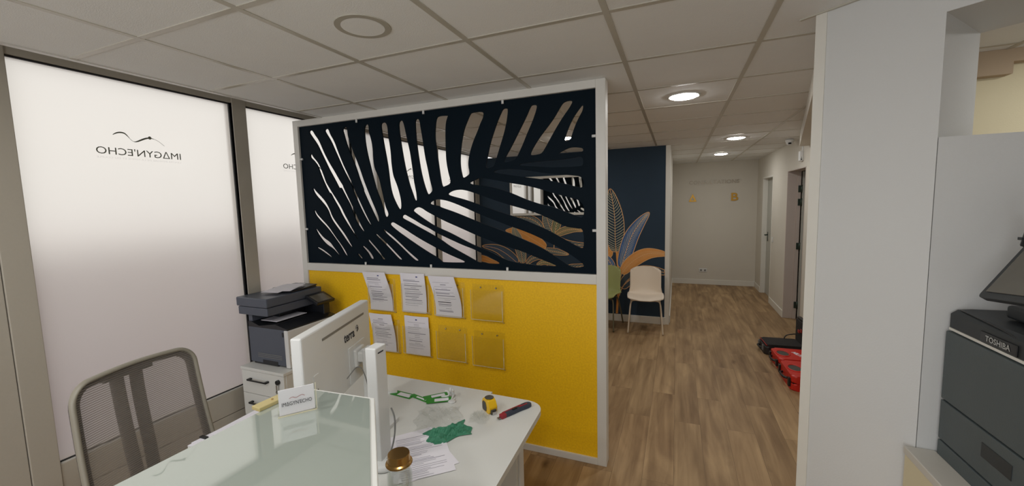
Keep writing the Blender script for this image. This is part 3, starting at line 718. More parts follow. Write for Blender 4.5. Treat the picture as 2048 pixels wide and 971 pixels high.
def make_form(name, label, seed, w=0.21, h=0.297, bend=0.5, lines=16, head=True):
    """a slumping sheet (with a couple of sheets behind it) carrying unreadable print"""
    r = random.Random(seed); t = thing(name, label, 'paper')
    lean = r.uniform(-0.012, 0.012)
    def sh(u, v, off=0.0):
        x = (u - 0.5) * w + 0.016 * bend * math.sin(v * math.pi * 1.15 + 0.5) - 0.018 * bend * v + lean * v
        y = -0.017 - 0.026 * bend * v * v - 0.006 * math.sin(u * math.pi) * (0.4 + v) - off
        z = v * h
        return Vector((x, y, z))
    g = MB()
    for k in range(2): g.grid(lambda u, v: sh(u, v, k * -0.0012) + Vector((0.004 * k, 0, 0.003 * k)), 8, 14)
    part_label(g.build('sheet', 'paper', t, recalc=False), 'white sheets')
    p = MB()
    v = 0.90
    for k in range(lines):
        v -= r.uniform(0.030, 0.062)
        if v < 0.08: break
        u0 = 0.12 + r.uniform(0, 0.04); u1 = r.uniform(0.62, 0.90)
        if r.random() < 0.2: u0 = 0.42; u1 = 0.64
        hh = r.choice([0.006, 0.006, 0.009, 0.018])
        p.slot(1 if r.random() < 0.15 else 0)
        p.grid(lambda a, b: sh(u0 + (u1 - u0) * a, v + hh * b, 0.0009), 6, 1)
    if head:
        p.slot(2)
        uu = 0.5 if head == 'mid' else 0.68
        p.grid(lambda a, b: sh(uu + 0.07 * a, 0.91 + 0.028 * b, 0.0009), 2, 1)
    p.build('print', ['ink', 'ink_dark', 'ink_blue'], t, recalc=False)
    return t
POC = [(-2.108, 0.882, 'top row, first from the left, holding slumped forms'), (-1.792, 0.892, 'top row, second from the left, holding a buckled stack of forms'), (-1.505, 0.884, 'top row, third from the left, holding one plain form'), (-1.205, 0.878, 'empty, at the right end of the top row'),
       (-2.085, 0.562, 'bottom row, first from the left, partly behind the white monitor'), (-1.797, 0.565, 'bottom row, second from the left, holding a form with a centred stamp'), (-1.500, 0.556, 'empty, in the bottom row beside the last pocket'), (-1.205, 0.546, 'empty, at the right end of the bottom row')]
for x, z, txt in POC:
    t = make_pocket('clear wall pocket, ' + txt)
    t.location = (x, YP + 0.0118, z); t['group'] = 'clear pockets on the yellow panel'
FORM = [(-2.125, 0.897, 'white forms in the first pocket of the top row, slumping left', 1, 0.9, 14, True), (-1.815, 0.899, 'white forms in the second pocket of the top row, buckled at the side', 2, 0.35, 15, True), (-1.525, 0.890, 'white form in the third pocket of the top row, curling forward', 3, 0.9, 17, False),
        (-2.108, 0.570, 'white forms in the bottom left pocket just right of the monitor', 4, 0.5, 17, False), (-1.800, 0.574, 'white form with blue stamp at top centre in the second bottom pocket', 5, 0.1, 15, 'mid')]
for x, z, lb, sd, bd, ln, hd in FORM:
    t = make_form('form_sheets', lb, sd, bend=bd, lines=ln, head=hd)
    t.location = (x, YP + 0.010, z); t['group'] = 'forms in the wall pockets'

# ------------------------------------------------------------------ leaf mural
YL = -0.0035
mur = thing('wall_mural_panel', 'dark blue wallpaper mural of orange and blue banana leaves on the waiting area wall', 'mural', (0, YM, 0))
X0, X1 = -2.90, -0.145
MB().box(X0, X1, -0.003, 0.0, 0.10, CZ - 0.001).build('background', 'mural_navy', mur)
lm = MB(); LMATS = ['leaf_line', 'leaf_orange', 'leaf_blue', 'leaf_slate', 'leaf_green', 'leaf_pale', 'mural_navy']
def cl(x): return min(max(x, X0 + 0.002), X1 - 0.002)
depth = [YL]
def leaf(sp, w, fill, vein, nv=12, style='fan', lw=0.009):
    sp = smooth2(sp, 3); n = len(sp); L = []; R_ = []
    y = depth[0]; depth[0] -= 0.00035
    def frame_at(t):
        k = t * (n - 1); i = min(int(k), n - 2); fr = k - i
        x = sp[i][0] * (1 - fr) + sp[i + 1][0] * fr; z = sp[i][1] * (1 - fr) + sp[i + 1][1] * fr
        a = sp[max(i - 1, 0)]; b = sp[min(i + 2, n - 1)]; d = math.hypot(b[0] - a[0], b[1] - a[1]) or 1
        return x, z, (b[0] - a[0]) / d, (b[1] - a[1]) / d
    def width(t): return w * (math.sin(math.pi * min(1, t ** 0.78)) ** (0.75 if t < 0.45 else 1.0)) if 0 < t < 1 else 0.0
    def pt(t, s):
        x, z, dx, dz = frame_at(min(max(t, 0), 1)); ww = width(t) * s
        return (cl(x - dz * ww), z + dx * ww)
    ts = [i / 28 for i in range(29)]
    lm.slot(LMATS.index(fill))
    for a, b in zip(ts, ts[1:]):
        p, q, r, s = pt(a, 1), pt(b, 1), pt(b, -1), pt(a, -1)
        v = [lm.bm.verts.new((c[0], y, c[1])) for c in (p, q, r, s)]
        lm._tag([lm.bm.faces.new(v)])
    lm.slot(LMATS.index('leaf_pale' if style == 'stripe' else vein))
    y2 = y - 0.00012
    for k in range(nv):
        t0 = 0.06 + 0.80 * k / nv
        for s in (1, -1):
            t1 = t0 + (0.07 if style == 'stripe' else 0.13)
            if style == 'stripe': lm.ribbon([pt(t0, 0), pt(t0 + 0.03, 0.5 * s), pt(t1, 0.97 * s)], [0.0045, 0.006, 0.0045], y=y2)
            else: lm.ribbon([pt(t0, 0), pt(t0 + 0.05, 0.35 * s), pt(t1, 0.72 * s)], [0.005, 0.004, 0.0015], y=y2)
    lm.slot(0)
    lm.ribbon([pt(t, 0) for t in ts], lw * 0.8, y=y2 - 0.0001)
    for s in (1, -1): lm.ribbon([pt(t, s) for t in ts], lw, y=y2 - 0.0001)
LEAVES = [
 ([(-0.71, 0.476), (-0.634, 0.599), (-0.467, 0.723), (-0.286, 0.746), (-0.056, 0.701)], 0.085, 'leaf_slate', 'leaf_slate', 10, 'fan'),
 ([(-0.891, 0.906), (-0.901, 1.024), (-0.92, 1.103), (-0.997, 1.201)], 0.07, 'leaf_orange', 'leaf_line', 8, 'fan'),
 ([(-0.824, 0.749), (-0.863, 0.827), (-0.921, 0.905), (-1.018, 0.962)], 0.05, 'leaf_blue', 'leaf_pale', 8, 'fan'),
 ([(-0.786, 0.987), (-0.801, 1.183), (-0.80, 1.416), (-0.823, 1.649), (-0.870, 1.871)], 0.125, 'mural_navy', 'leaf_pale', 23, 'stripe'),
 ([(-0.719, 0.763), (-0.653, 0.99), (-0.588, 1.204), (-0.47, 1.395), (-0.348, 1.535)], 0.098, 'leaf_blue', 'leaf_pale', 22, 'fan'),
 ([(-0.71, 0.684), (-0.597, 0.835), (-0.432, 0.956), (-0.288, 0.988), (-0.076, 0.964)], 0.085, 'leaf_orange', 'leaf_line', 26, 'fan'),
 ([(-3.229, 0.863), (-3.045, 0.856), (-2.853, 0.84), (-2.713, 0.79), (-2.563, 0.762)], 0.05, 'leaf_orange', 'leaf_orange', 4, 'fan'),
 ([(-1.82, 1.029), (-1.945, 1.108), (-2.093, 1.199), (-2.266, 1.291), (-2.467, 1.285)], 0.085, 'leaf_orange', 'leaf_orange', 6, 'fan'),
 ([(-1.867, 1.321), (-1.939, 1.412), (-2.065, 1.473), (-2.217, 1.5), (-2.383, 1.477)], 0.055, 'leaf_slate', 'leaf_pale', 12, 'fan'),
 ([(-2.279, 0.782), (-2.367, 0.853), (-2.477, 0.934), (-2.635, 1.016), (-2.881, 1.038)], 0.085, 'leaf_slate', 'leaf_blue', 14, 'fan'),
 ([(-2.19, 0.785), (-2.219, 0.981), (-2.269, 1.156), (-2.311, 1.26), (-2.33, 1.363)], 0.085, 'leaf_slate', 'leaf_pale', 26, 'stripe'),
 ([(-1.682, 1.221), (-1.742, 1.321), (-1.781, 1.43), (-1.8, 1.53), (-1.829, 1.669)], 0.085, 'leaf_slate', 'leaf_pale', 18, 'stripe'),
 ([(-1.671, 1.226), (-1.659, 1.34), (-1.627, 1.439), (-1.555, 1.526), (-1.444, 1.622)], 0.065, 'leaf_green', 'leaf_pale', 10, 'fan'),
 ([(-1.661, 1.221), (-1.569, 1.271), (-1.478, 1.301), (-1.368, 1.31), (-1.251, 1.281)], 0.055, 'leaf_green', 'leaf_line', 14, 'fan'),
 ([(-1.692, 1.221), (-1.54, 1.113), (-1.371, 1.076), (-1.233, 1.078), (-1.098, 1.06)], 0.045, 'leaf_slate', 'leaf_pale', 8, 'fan'),
 ([(-1.831, 0.999), (-1.737, 0.98), (-1.644, 0.972), (-1.563, 0.954), (-1.467, 0.936)], 0.048, 'leaf_slate', 'leaf_pale', 12, 'fan'),
 ([(-2.125, 0.776), (-2.058, 0.851), (-1.982, 0.883), (-1.907, 0.885), (-1.823, 0.842)], 0.045, 'leaf_slate', 'leaf_pale', 10, 'fan'),
 ([(-1.963, 0.761), (-1.866, 0.815), (-1.792, 0.807), (-1.699, 0.79), (-1.607, 0.752)], 0.035, 'leaf_green', 'leaf_pale', 10, 'fan'),
 ([(-1.546, 0.714), (-1.444, 0.748), (-1.344, 0.752), (-1.236, 0.775), (-1.1, 0.77)], 0.045, 'leaf_slate', 'leaf_pale', 8, 'fan'),
]
lm.slot(1); lm.ribbon(smooth2([(-0.776, 0.987), (-0.763, 0.791), (-0.738, 0.594), (-0.763, 0.353), (-0.777, 0.104)], 2), 0.030, y=YL)
lm.slot(0)
for s in ([(-0.60, 0.60), (-0.70, 0.50), (-0.745, 0.36)], [(-0.71, 0.70), (-0.735, 0.58), (-0.745, 0.45)], [(-2.19, 0.785), (-2.16, 0.6), (-2.14, 0.104)], [(-1.68, 1.22), (-1.70, 0.9), (-1.68, 0.104)], [(-1.83, 1.0), (-1.78, 0.6), (-1.72, 0.104)]):
    lm.ribbon(smooth2(s, 2), 0.012, y=YL - 0.0001)
for args in LEAVES: leaf(*args)
lm.build('leaves', LMATS, mur, recalc=False)

mir = thing('wall_mirror', 'wide white-framed mirror hung on the mural behind the palm panel', 'mirror', (-1.70, YM - 0.0105, 1.515))
a0, a1, b0, b1 = -0.67, 0.70, 0.0, 0.575
MB().box(a0, a1, -0.022, 0, b0, b0 + 0.035, 0.003).box(a0, a1, -0.022, 0, b1 - 0.035, b1, 0.003).box(a0, a0 + 0.035, -0.022, 0, b0 + 0.035, b1 - 0.035, 0.003).box(a1 - 0.035, a1, -0.022, 0, b0 + 0.035, b1 - 0.035, 0.003).build('frame', 'trim_white', mir)
MB().box(a0 + 0.03, a1 - 0.03, -0.012, -0.002, b0 + 0.03, b1 - 0.03).build('mirror_glass', 'mirror', mir)

# ------------------------------------------------------------------ waiting room chairs
def make_shell_chair(label, shell_m, leg_m):
    t = thing('shell_chair', label, 'chair')
    # profile of the shell in (y, z): front lip, seat, curve, back
    prof = smooth2([(-0.235, 0.425), (-0.205, 0.448), (-0.10, 0.452), (0.04, 0.435), (0.13, 0.430), (0.185, 0.470), (0.205, 0.560), (0.222, 0.680), (0.245, 0.806)], 2)
    n = len(prof)
    def fn(u, v):
        k = v * (n - 1); i = min(int(k), n - 2); fr = k - i
        y = prof[i][0] * (1 - fr) + prof[i + 1][0] * fr; z = prof[i][1] * (1 - fr) + prof[i + 1][1] * fr
        s = u * 2 - 1
        # half width along the shell
        if v < 0.5: w = 0.228 - 0.02 * (1 - v / 0.5) ** 3
        else: w = 0.228 - 0.028 * min(1, (v - 0.5) / 0.2)
        c = max(0.0, (v - 0.84) / 0.16); c0 = max(0.0, (0.10 - v) / 0.10)
        w *= (1 - 0.16 * c ** 4) * (1 - 0.10 * c0 ** 3)
        x = s * w
        lift = 0.030 * abs(s) ** 3 * (1 if v < 0.45 else max(0, 1 - (v - 0.45) / 0.15))
        wrap = 0.055 * s * s * (0 if v < 0.45 else min(1, (v - 0.45) / 0.2))
        z2 = z + lift - 0.045 * (abs(s) ** 6) * c ** 2
        return Vector((x, y - wrap, z2))
    MB().grid(fn, 20, 40, thick=0.011).build('seat_shell', shell_m, t)
    u = MB()
    u.box(-0.15, 0.15, -0.13, 0.10, 0.412, 0.420, 0.003)
    u.build('under_plate', leg_m, t)
    for sx in (-1, 1):
        for y0, y1 in ((-0.12, -0.225), (0.08, 0.245)):
            p = smooth2([(sx * 0.06, y0, 0.413), (sx * 0.15, y0, 0.413), (sx * 0.178, y0 + (y1 - y0) * 0.08, 0.395), (sx * 0.190, y0 + (y1 - y0) * 0.35, 0.30), (sx * 0.212, y1, 0.003)], 2)
            MB().tube(p, 0.0095, n=12).build('leg', leg_m, t)
    return t
def dup(root, loc, rotz, label):
    r = root.copy(); COL.objects.link(r); r.location = loc; r.rotation_euler = (0, 0, rotz); r['label'] = label
    for ch in list(root.children):
        c = ch.copy(); COL.objects.link(c); c.parent = r
        for g in list(ch.children):
            d = g.copy(); COL.objects.link(d); d.parent = c
    return r
c1 = make_shell_chair('cream plastic shell chair against the mural, right of the green one', 'shell_white', 'leg_cream')
c1.location = (-0.372, 5.50, 0); c1.rotation_euler = (0, 0, math.radians(4)); c1['group'] = 'shell chairs of the waiting area'
c2 = make_shell_chair('olive green plastic shell chair half hidden by the partition post', 'shell_green', 'leg_olive')
c2.location = (-0.925, 5.49, 0); c2.rotation_euler = (0, 0, math.radians(-8)); c2['group'] = 'shell chairs of the waiting area'

# ------------------------------------------------------------------ reception desk and counter
def wb(mb, name, m_, parent, recalc=True):
    """build from world coordinates under an unrotated parent empty"""
    for v in mb.bm.verts: v.co -= parent.location
    return mb.build(name, m_, parent, recalc)
DZ = 0.74
desk = thing('reception_desk', 'L-shaped white laminate desk with a rounded corner, carrying the monitor and loose tools', 'desk', (-1.2, 1.1, 0))
dp = [(-0.55, 0.30), (-0.552, 1.05), (-0.572, 1.765), (-0.86, 1.765), (-0.86, 1.79), (-1.84, 1.79), (-1.84, 0.944), (-1.42, 0.944), (-1.42, 0.30)]
dp = round_poly(dp[::-1], [0, 0, 0.004, 0, 0.002, 0.002, 0.085, 0, 0][:0] or [0, 0, 0.004, 0, 0, 0, 0.085, 0, 0][::1], 8)
wb(MB().prism(dp, DZ - 0.025, DZ, 0.002), 'worktop', 'laminate', desk)
wb(MB().box(-1.80, -0.66, 1.60, 1.618, 0.25, DZ - 0.025), 'modesty_panel', 'laminate', desk)
for x0, y0 in ((-1.80, 1.30), (-1.80, 1.68), (-0.70, 1.62), (-0.68, 0.36), (-1.38, 0.36)):
    wb(MB().box(x0, x0 + 0.05, y0, y0 + 0.05, 0.006, DZ - 0.025, 0.004).cyl((x0 + 0.025, y0 + 0.025, 0), (x0 + 0.025, y0 + 0.025, 0.012), 0.02, n=12), 'leg', 'white_plastic', desk)
HZ = 1.12
ctr = thing('reception_counter', 'raised white counter shelf topped with glossy pale glass, in front of the desk', 'counter', (-0.8, 0.4, DZ))
cp = [(-1.088, 0.31), (-1.088, 0.908), (-0.838, 0.924), (-0.558, 0.610), (-0.36, 0.388), (-0.36, 0.31)]
def inset(pts, d):
    out = []; n = len(pts)
    for i in range(n):
        p = Vector(pts[i]); a = (Vector(pts[i - 1]) - p).normalized(); b = (Vector(pts[(i + 1) % n]) - p).normalized()
        bis = a + b; bis.normalize(); s = math.sin(a.angle(b) / 2); out.append(tuple(p + bis * d / s))
    return out
cp = [(-1.088, -0.15), (-1.088, 0.908), (-0.838, 0.924), (-0.40, 0.433), (-0.40, -0.15)]
wb(MB().prism(cp, HZ - 0.034, HZ - 0.004, 0.003), 'shelf_top', 'laminate', ctr)
gl = inset(cp, 0.014)
gl[0] = (gl[0][0] - 0.014, gl[0][1]); gl[1] = (gl[1][0] - 0.014, gl[1][1])
wb(MB().prism(gl, HZ - 0.0035, HZ, 0.001), 'glass_plate', 'counter_glass', ctr)
up = MB()
i2 = inset(cp, 0.11); i3 = inset(cp, 0.135)
for k in (2,):
    a, b, c, d = i2[k], i2[(k + 1) % 5], i3[(k + 1) % 5], i3[k]
    up.prism([a, b, c, d][::-1], DZ + 0.0005, HZ - 0.034)
wb(up, 'upstand_panel', 'laminate', ctr)
wb(MB().box(-1.07, -0.42, 0.22, 0.25, -DZ + DZ, HZ - 0.034).box(-1.07, -1.045, -0.13, 0.22, 0, HZ - 0.034).box(-0.445, -0.42, -0.13, 0.22, 0, HZ - 0.034), 'front_panel', 'laminate', ctr)

# card holder and gilt plate on the counter
ch = thing('card_holder', 'clear acrylic stand holding a white printed card, on the counter corner', 'card holder', (-0.975, 0.772, HZ), math.atan2(0.072, 0.057))
MB().box(-0.048, 0.048, -0.0015, 0.0005, 0, 0.078).box(-0.048, 0.048, 0.0035, 0.0050, 0.002, 0.070).box(-0.048, 0.048, 0.0, 0.040, 0.0, 0.002).build('acrylic_stand', 'acrylic', ch)
MB().box(-0.048, 0.048, -0.0030, -0.0015, 0, 0.0022).box(0.0478, 0.0492, -0.002, 0.005, 0, 0.076).build('edge', 'acrylic_edge', ch)
cd = MB().box(-0.044, 0.044, 0.0008, 0.0030, 0.004, 0.075)
ct = frame_mtx((0.0, -0.0018, 0.034), (1, 0, 0), (0, 0, 1))
cd.slot(1).text("IM\u0394GYN'ECHO", (0.074, 0.0110), ct, depth=0.0002, bold=0.0)
cd.slot(2).ribbon(smooth2([(-0.018, 0.048), (-0.010, 0.052), (-0.003, 0.046), (0.006, 0.050), (0.013, 0.053), (0.020, 0.0485)], 2), 0.0014, y=-0.0018)
cd.build('printed_card', ['paper', 'ink_dark', 'ring_red'], ch)
MBg = MB().box(0, 0.036, 0, 0.105, 0, 0.011, 0.0015)
gp = thing('brass_sign_plate', 'pale gold metal bar lying on the counter edge behind the card holder', 'sign plate', (-1.121, 0.742, HZ + 0.0002), math.radians(-4))
MBg.build('bar', 'gold_plate', gp)
MB().cyl((0.017, 0.05, 0.0105), (0.017, 0.05, 0.013), 0.003, n=12).build('screw', 'brass', gp)

# ------------------------------------------------------------------ monitor seen from behind
mx, my = -1.3125, 1.231
mon = thing('computer_monitor', 'large white computer monitor seen from behind on the desk', 'monitor', (mx, my, DZ), math.atan2(0.555, -0.195) - math.pi)   # local x runs along the screen
MW, MZ0, MZ1 = 0.288, 0.178, 0.507
b = MB().box(-MW, MW, -0.006, 0.034, MZ0, MZ1, 0.006)
b.build('housing', 'white_plastic', mon)
MB().box(-MW + 0.012, MW - 0.012, -0.008, -0.005, MZ0 + 0.015, MZ1 - 0.012).build('screen', 'screen_dark', mon)
MB().box(-0.224, 0.153, 0.0335, 0.0352, MZ1 - 0.055, MZ1 - 0.045, 0.0007).build('vent_slot', 'grey_plastic', mon)
tm = frame_mtx((-0.068, 0.0345, MZ1 - 0.108), (-1, 0, 0), (0, 0, 1))
lt = MB().text('terra', (0.098, 0.034), tm, depth=0.0010, bold=0.012)
for k, (r0, a0, a1) in enumerate([(0.012, 0.2, 3.6), (0.008, 2.2, 5.2), (0.005, 0, 5.8)]):
    cx, cz = -0.145, MZ1 - 0.100
    lt.ribbon([(cx + r0 * math.cos(a0 + (a1 - a0) * q / 10), cz + r0 * 1.4 * math.sin(a0 + (a1 - a0) * q / 10)) for q in range(11)], 0.003, y=0.0352)
part_label(lt.build('logo_lettering', 'ink_dark', mon, recalc=False), 'dark lettering and round emblem')
MB().box(-0.210, -0.050, 0.0335, 0.0375, MZ0 + 0.005, MZ0 + 0.170, 0.0015).build('back_cover', 'white_plastic', mon)
MB().box(-0.175, -0.085, 0.036, 0.052, MZ0 + 0.07, MZ0 + 0.15, 0.006).box(-0.16, -0.10, 0.045, 0.085, MZ0 + 0.09, MZ0 + 0.135, 0.006).build('mount_bracket', 'white_plastic', mon)
MB().box(-0.162, -0.098, 0.070, 0.092, 0.012, MZ0 + 0.15, 0.006).build('stand_column', 'white_plastic', mon)
MB().box(-0.22, -0.03, -0.07, 0.100, 0.0, 0.012, 0.005).build('stand_foot', 'white_plastic', mon)
MB().box(0.195, 0.230, 0.0335, 0.0365, MZ0 + 0.09, MZ0 + 0.17, 0.001).build('port_recess', 'white_plastic', mon)
MB().box(0.205, 0.213, 0.036, 0.0375, MZ0 + 0.098, MZ0 + 0.114).build('socket', 'lens_black', mon)
g = MB()
for k in range(8): g.box(-0.222, -0.214, 0.0342, 0.0358, MZ0 + 0.02 + k * 0.007, MZ0 + 0.023 + k * 0.007)
g.build('speaker_grille', 'grey_plastic', mon)
lv = MB().box(-0.20, -0.165, 0.040, 0.075, 0.0125, 0.16, 0.004).slot(1)
lv.build('cable_box', ['white_plastic', 'ink'], mon)
MB().tube(smooth2([(0.0, 0.045, MZ0 + 0.06), (-0.03, 0.09, MZ0 + 0.12), (-0.035, 0.12, MZ0 + 0.02), (-0.02, 0.14, 0.02)], 3), 0.0022, n=8).build('cable', 'grey_plastic', mon)

# upright white device between monitor and counter
dv = thing('upright_device', 'slim upright white device on a rounded foot beside the counter corner', 'device', (-1.010, 1.135, DZ), math.radians(5))
MB().box(-0.022, 0.022, -0.034, 0.030, 0.012, 0.448, 0.004).build('body', 'white_plastic', dv)
MB().lathe([(0, 0), (0.050, 0), (0.056, 0.004), (0.055, 0.014), (0.040, 0.024), (0, 0.028)], c=(0.020, -0.01, 0)).build('foot', 'white_plastic', dv)
MB().box(0.0218, 0.0226, -0.020, 0.012, 0.425, 0.430).build('mark', 'ink_dark', dv)
MB().tube(smooth2([(0.030, 0.03, 0.20), (0.052, 0.02, 0.17), (0.060, 0.0, 0.11), (0.046, -0.01, 0.05), (0.03, -0.012, 0.024)], 3), 0.003, n=8).build('cable', 'grey_plastic', dv)

# ------------------------------------------------------------------ drawer pedestal and printer
ped = thing('drawer_pedestal', 'white drawer pedestal with black bar handles, under the printer', 'cabinet', (-2.63, 2.08, 0))
px0, px1, py0, py1, pz = -2.84, -2.42, 1.832, 2.34, 0.60
wb(MB().box(px0, px1, py0 + 0.018, py1, 0.03, pz - 0.020, 0.001), 'body', 'laminate', ped)
wb(MB().box(px0 - 0.004, px1 + 0.004, py0 - 0.004, py1 + 0.004, pz - 0.020, pz, 0.002), 'top', 'laminate', ped)
for z0, z1 in ((0.415, 0.577), (0.245, 0.411), (0.045, 0.241)):
    d = wb(MB().box(px0 + 0.002, px1 - 0.002, py0, py0 + 0.018, z0, z1, 0.0015), 'drawer', 'laminate', ped)
    zc = z1 - 0.055
    hb = MB().box(px0 + 0.085, px0 + 0.275, py0 - 0.028, py0 - 0.020, zc - 0.006, zc + 0.004, 0.002).box(px0 + 0.085, px0 + 0.105, py0 - 0.028, py0 + 0.001, zc - 0.006, zc + 0.006, 0.002).box(px0 + 0.255, px0 + 0.275, py0 - 0.028, py0 + 0.001, zc - 0.006, zc + 0.006, 0.002)
    for v in hb.bm.verts: v.co -= ped.location
    hb.build('handle', 'black_plastic', d)
for cx in (px0 + 0.05, px1 - 0.05):
    for cy in (py0 + 0.06, py1 - 0.05):
        wb(MB().cyl((cx - 0.01, cy, 0.022), (cx + 0.01, cy, 0.022), 0.022, n=16), 'caster', 'black_plastic', ped)
lk = wb(MB().cyl((px1 - 0.052, py0 + 0.002, 0.535), (px1 - 0.052, py0 - 0.016, 0.535), 0.016, n=20), 'lock', 'black_plastic', ped)
kk = MB().box(px1 - 0.058, px1 - 0.046, py0 - 0.020, py0 - 0.018, 0.475, 0.520, 0.0005).cyl((px1 - 0.052, py0 - 0.020, 0.470), (px1 - 0.052, py0 - 0.018, 0.470), 0.010, n=16)
for v in kk.bm.verts: v.co -= ped.location
kk.build('key', 'chrome', lk)

pr = thing('office_printer', 'dark grey multifunction printer with white front, standing on the drawer pedestal', 'printer', (-2.66, 2.10, pz))
wb(MB().box(-2.835, -2.478, 1.905, 2.325, 0.612, 0.868, 0.004).box(-2.84, -2.80, 1.915, 2.315, 0.868, 0.96, 0.003), 'body', 'printer_dark', pr)
wb(MB().box(-2.478, -2.440, 1.900, 2.330, 0.604, 0.868, 0.006), 'front_cover', 'white_plastic', pr)
wb(MB().box(-2.4405, -2.4395, 1.910, 2.32, 0.696, 0.699), 'tray_seam', 'grey_plastic', pr)
wb(MB().box(-2.80, -2.56, 1.906, 2.324, 0.604, 0.614), 'base_foot', 'printer_black', pr)
vt = MB()
for k in range(3): vt.box(-2.755, -2.515, 1.9030, 1.9055, 0.655 + k * 0.012, 0.659 + k * 0.012)
wb(vt, 'vent', 'grey_plastic', pr)
wb(MB().box(-2.71, -2.56, 1.9032, 1.906, 0.612, 0.637, 0.001), 'grip_recess', 'printer_black', pr)
wb(MB().box(-2.500, -2.484, 1.9028, 1.906, 0.82, 0.852, 0.002), 'side_latch', 'printer_black', pr)
# output tray: sloping black deck with the opening above it
tr = MB()
tr.prism([(-2.83, 0.868), (-2.445, 0.868), (-2.445, 0.876), (-2.56, 0.902), (-2.72, 0.880), (-2.80, 0.905), (-2.83, 0.905)], 1.905, 2.328, mtx=Matrix(((1, 0, 0, 0), (0, 0, 1, 0), (0, 1, 0, 0), (0, 0, 0, 1))))
wb(tr, 'output_tray', 'printer_black', pr)
wb(MB().box(-2.80, -2.70, 2.05, 2.325, 0.90, 0.968, 0.003).box(-2.835, -2.50, 2.27, 2.328, 0.868, 0.968, 0.004), 'rear_column', 'printer_black', pr)
wb(MB().box(-2.76, -2.60, 1.95, 2.20, 0.905, 0.908), 'printed_sheet', 'paper', pr)
wb(MB().box(-2.895, -2.600, 1.885, 2.345, 0.958, 1.015, 0.005), 'scanner_bed', 'printer_dark', pr)
sl = MB().box(-2.905, -2.596, 1.880, 2.350, 1.018, 1.082, 0.007).box(-2.86, -2.64, 2.13, 2.34, 1.080, 1.100, 0.004)
wb(sl, 'document_feeder', 'printer_dark', pr)
ft = MB().prism([(2.10, 1.083), (2.33, 1.098), (2.33, 1.104), (2.10, 1.089)], -2.80, -2.62, mtx=Matrix(((0, 0, 1, 0), (1, 0, 0, 0), (0, 1, 0, 0), (0, 0, 0, 1))))
wb(ft, 'feeder_tray', 'printer_black', pr)
tm_ = Matrix.Translation((-2.54, 2.27, 1.012)) @ Matrix.Rotation(math.radians(24), 4, 'Y')
wb(MB().box(-0.055, 0.075, -0.085, 0.085, -0.012, 0.012, 0.004, mtx=tm_), 'control_panel', 'printer_black', pr)
wb(MB().box(-0.030, 0.065, -0.070, 0.060, 0.0122, 0.0135, mtx=tm_), 'display', 'screen_dark', pr)
ps = thing('loose_papers', 'white papers left on top of the printer feeder', 'paper', (-2.73, 2.10, 1.106))
pm = MB()
for k, (a, dx) in enumerate(((8, 0), (-10, 0.015), (20, 0.03))):
    mm = Matrix.Translation((dx, 0.02 * k, 0.0015 * k)) @ Matrix.Rotation(math.radians(a), 4, 'Z') @ Matrix.Rotation(math.radians(4), 4, 'X')
    pm.box(-0.075, 0.075, -0.105, 0.105, 0, 0.001, mtx=mm)
pm.build('sheet', 'paper', ps)

# ------------------------------------------------------------------ office chair
oc = thing('office_chair', 'grey mesh-backed swivel chair between the desk and the frosted window', 'chair', (-1.74, 0.945, 0), math.radians(11))
def back_pt(s, z):
    """s = -1..1 across, z height; the back reclines and is slightly cupped"""
    t = (z - 0.50) / 0.58
    half = 0.242 - 0.020 * t
    return Vector((-0.215 - 0.080 * t - 0.010 * math.sin(math.pi * t) + 0.022 * (s * s), s * half, z))
ring = []
corner = 0.075
NB = 10
def rr(s, z): return back_pt(s, z)
outl = []
top, bot = 1.083, 0.50
for k in range(0, 13): outl.append((-1, bot + 0.05 + (top - 0.07 - bot - 0.05) * k / 12))
for k in range(1, 9):
    a = math.pi - (math.pi / 2) * k / 8; outl.append((-1 + 0.30 + 0.30 * math.cos(a), top - 0.07 + 0.07 * math.sin(a)))
for k in range(1, 12): outl.append((-0.70 + 1.40 * k / 12, top + 0.006 * math.sin(math.pi * k / 12)))
for k in range(0, 9):
    a = math.pi / 2 - (math.pi / 2) * k / 8; outl.append((1 - 0.30 + 0.30 * math.cos(a), top - 0.07 + 0.07 * math.sin(a)))
for k in range(1, 13): outl.append((1, top - 0.07 - (top - 0.07 - bot - 0.05) * k / 12))
for k in range(1, 7):
    a = -(math.pi / 2) * k / 6; outl.append((1 - 0.2 + 0.2 * math.cos(a), bot + 0.05 + 0.05 * math.sin(a)))
for k in range(1, 9): outl.append((0.8 - 1.6 * k / 9, bot))
for k in range(0, 6):
    a = -math.pi / 2 - (math.pi / 2) * k / 6; outl.append((-1 + 0.2 + 0.2 * math.cos(a), bot + 0.05 + 0.05 * math.sin(a)))
path = [rr(s, z) for s, z in outl]
part_label(MB().tube(path, 0.010, n=12, closed=True, flat=(0.85, 1.3, (1, 0, 0))).build('back_frame', 'chair_frame', oc), 'grey rim of the backrest')
ipath = [rr(s * 0.945, z if z < 0.6 else z - 0.012) + Vector((-0.012, 0, 0)) for s, z in outl]
MB().tube(ipath, 0.015, n=10, closed=True, flat=(1.1, 0.7, (1, 0, 0))).build('inner_rim', 'chair_dark', oc)
def meshfn(u, v):
    z = bot + 0.01 + (top - bot - 0.01) * v; s = (u * 2 - 1)
    lim = 1.0
    if z > top - 0.07: lim = 0.70 + 0.30 * math.sqrt(max(0, 1 - ((z - (top - 0.07)) / 0.0705) ** 2))
    return back_pt(s * lim * 0.985, z) + Vector((0.004, 0, 0))
MB().grid(meshfn, 20, 30).build('mesh_back', 'mesh_fabric', oc)
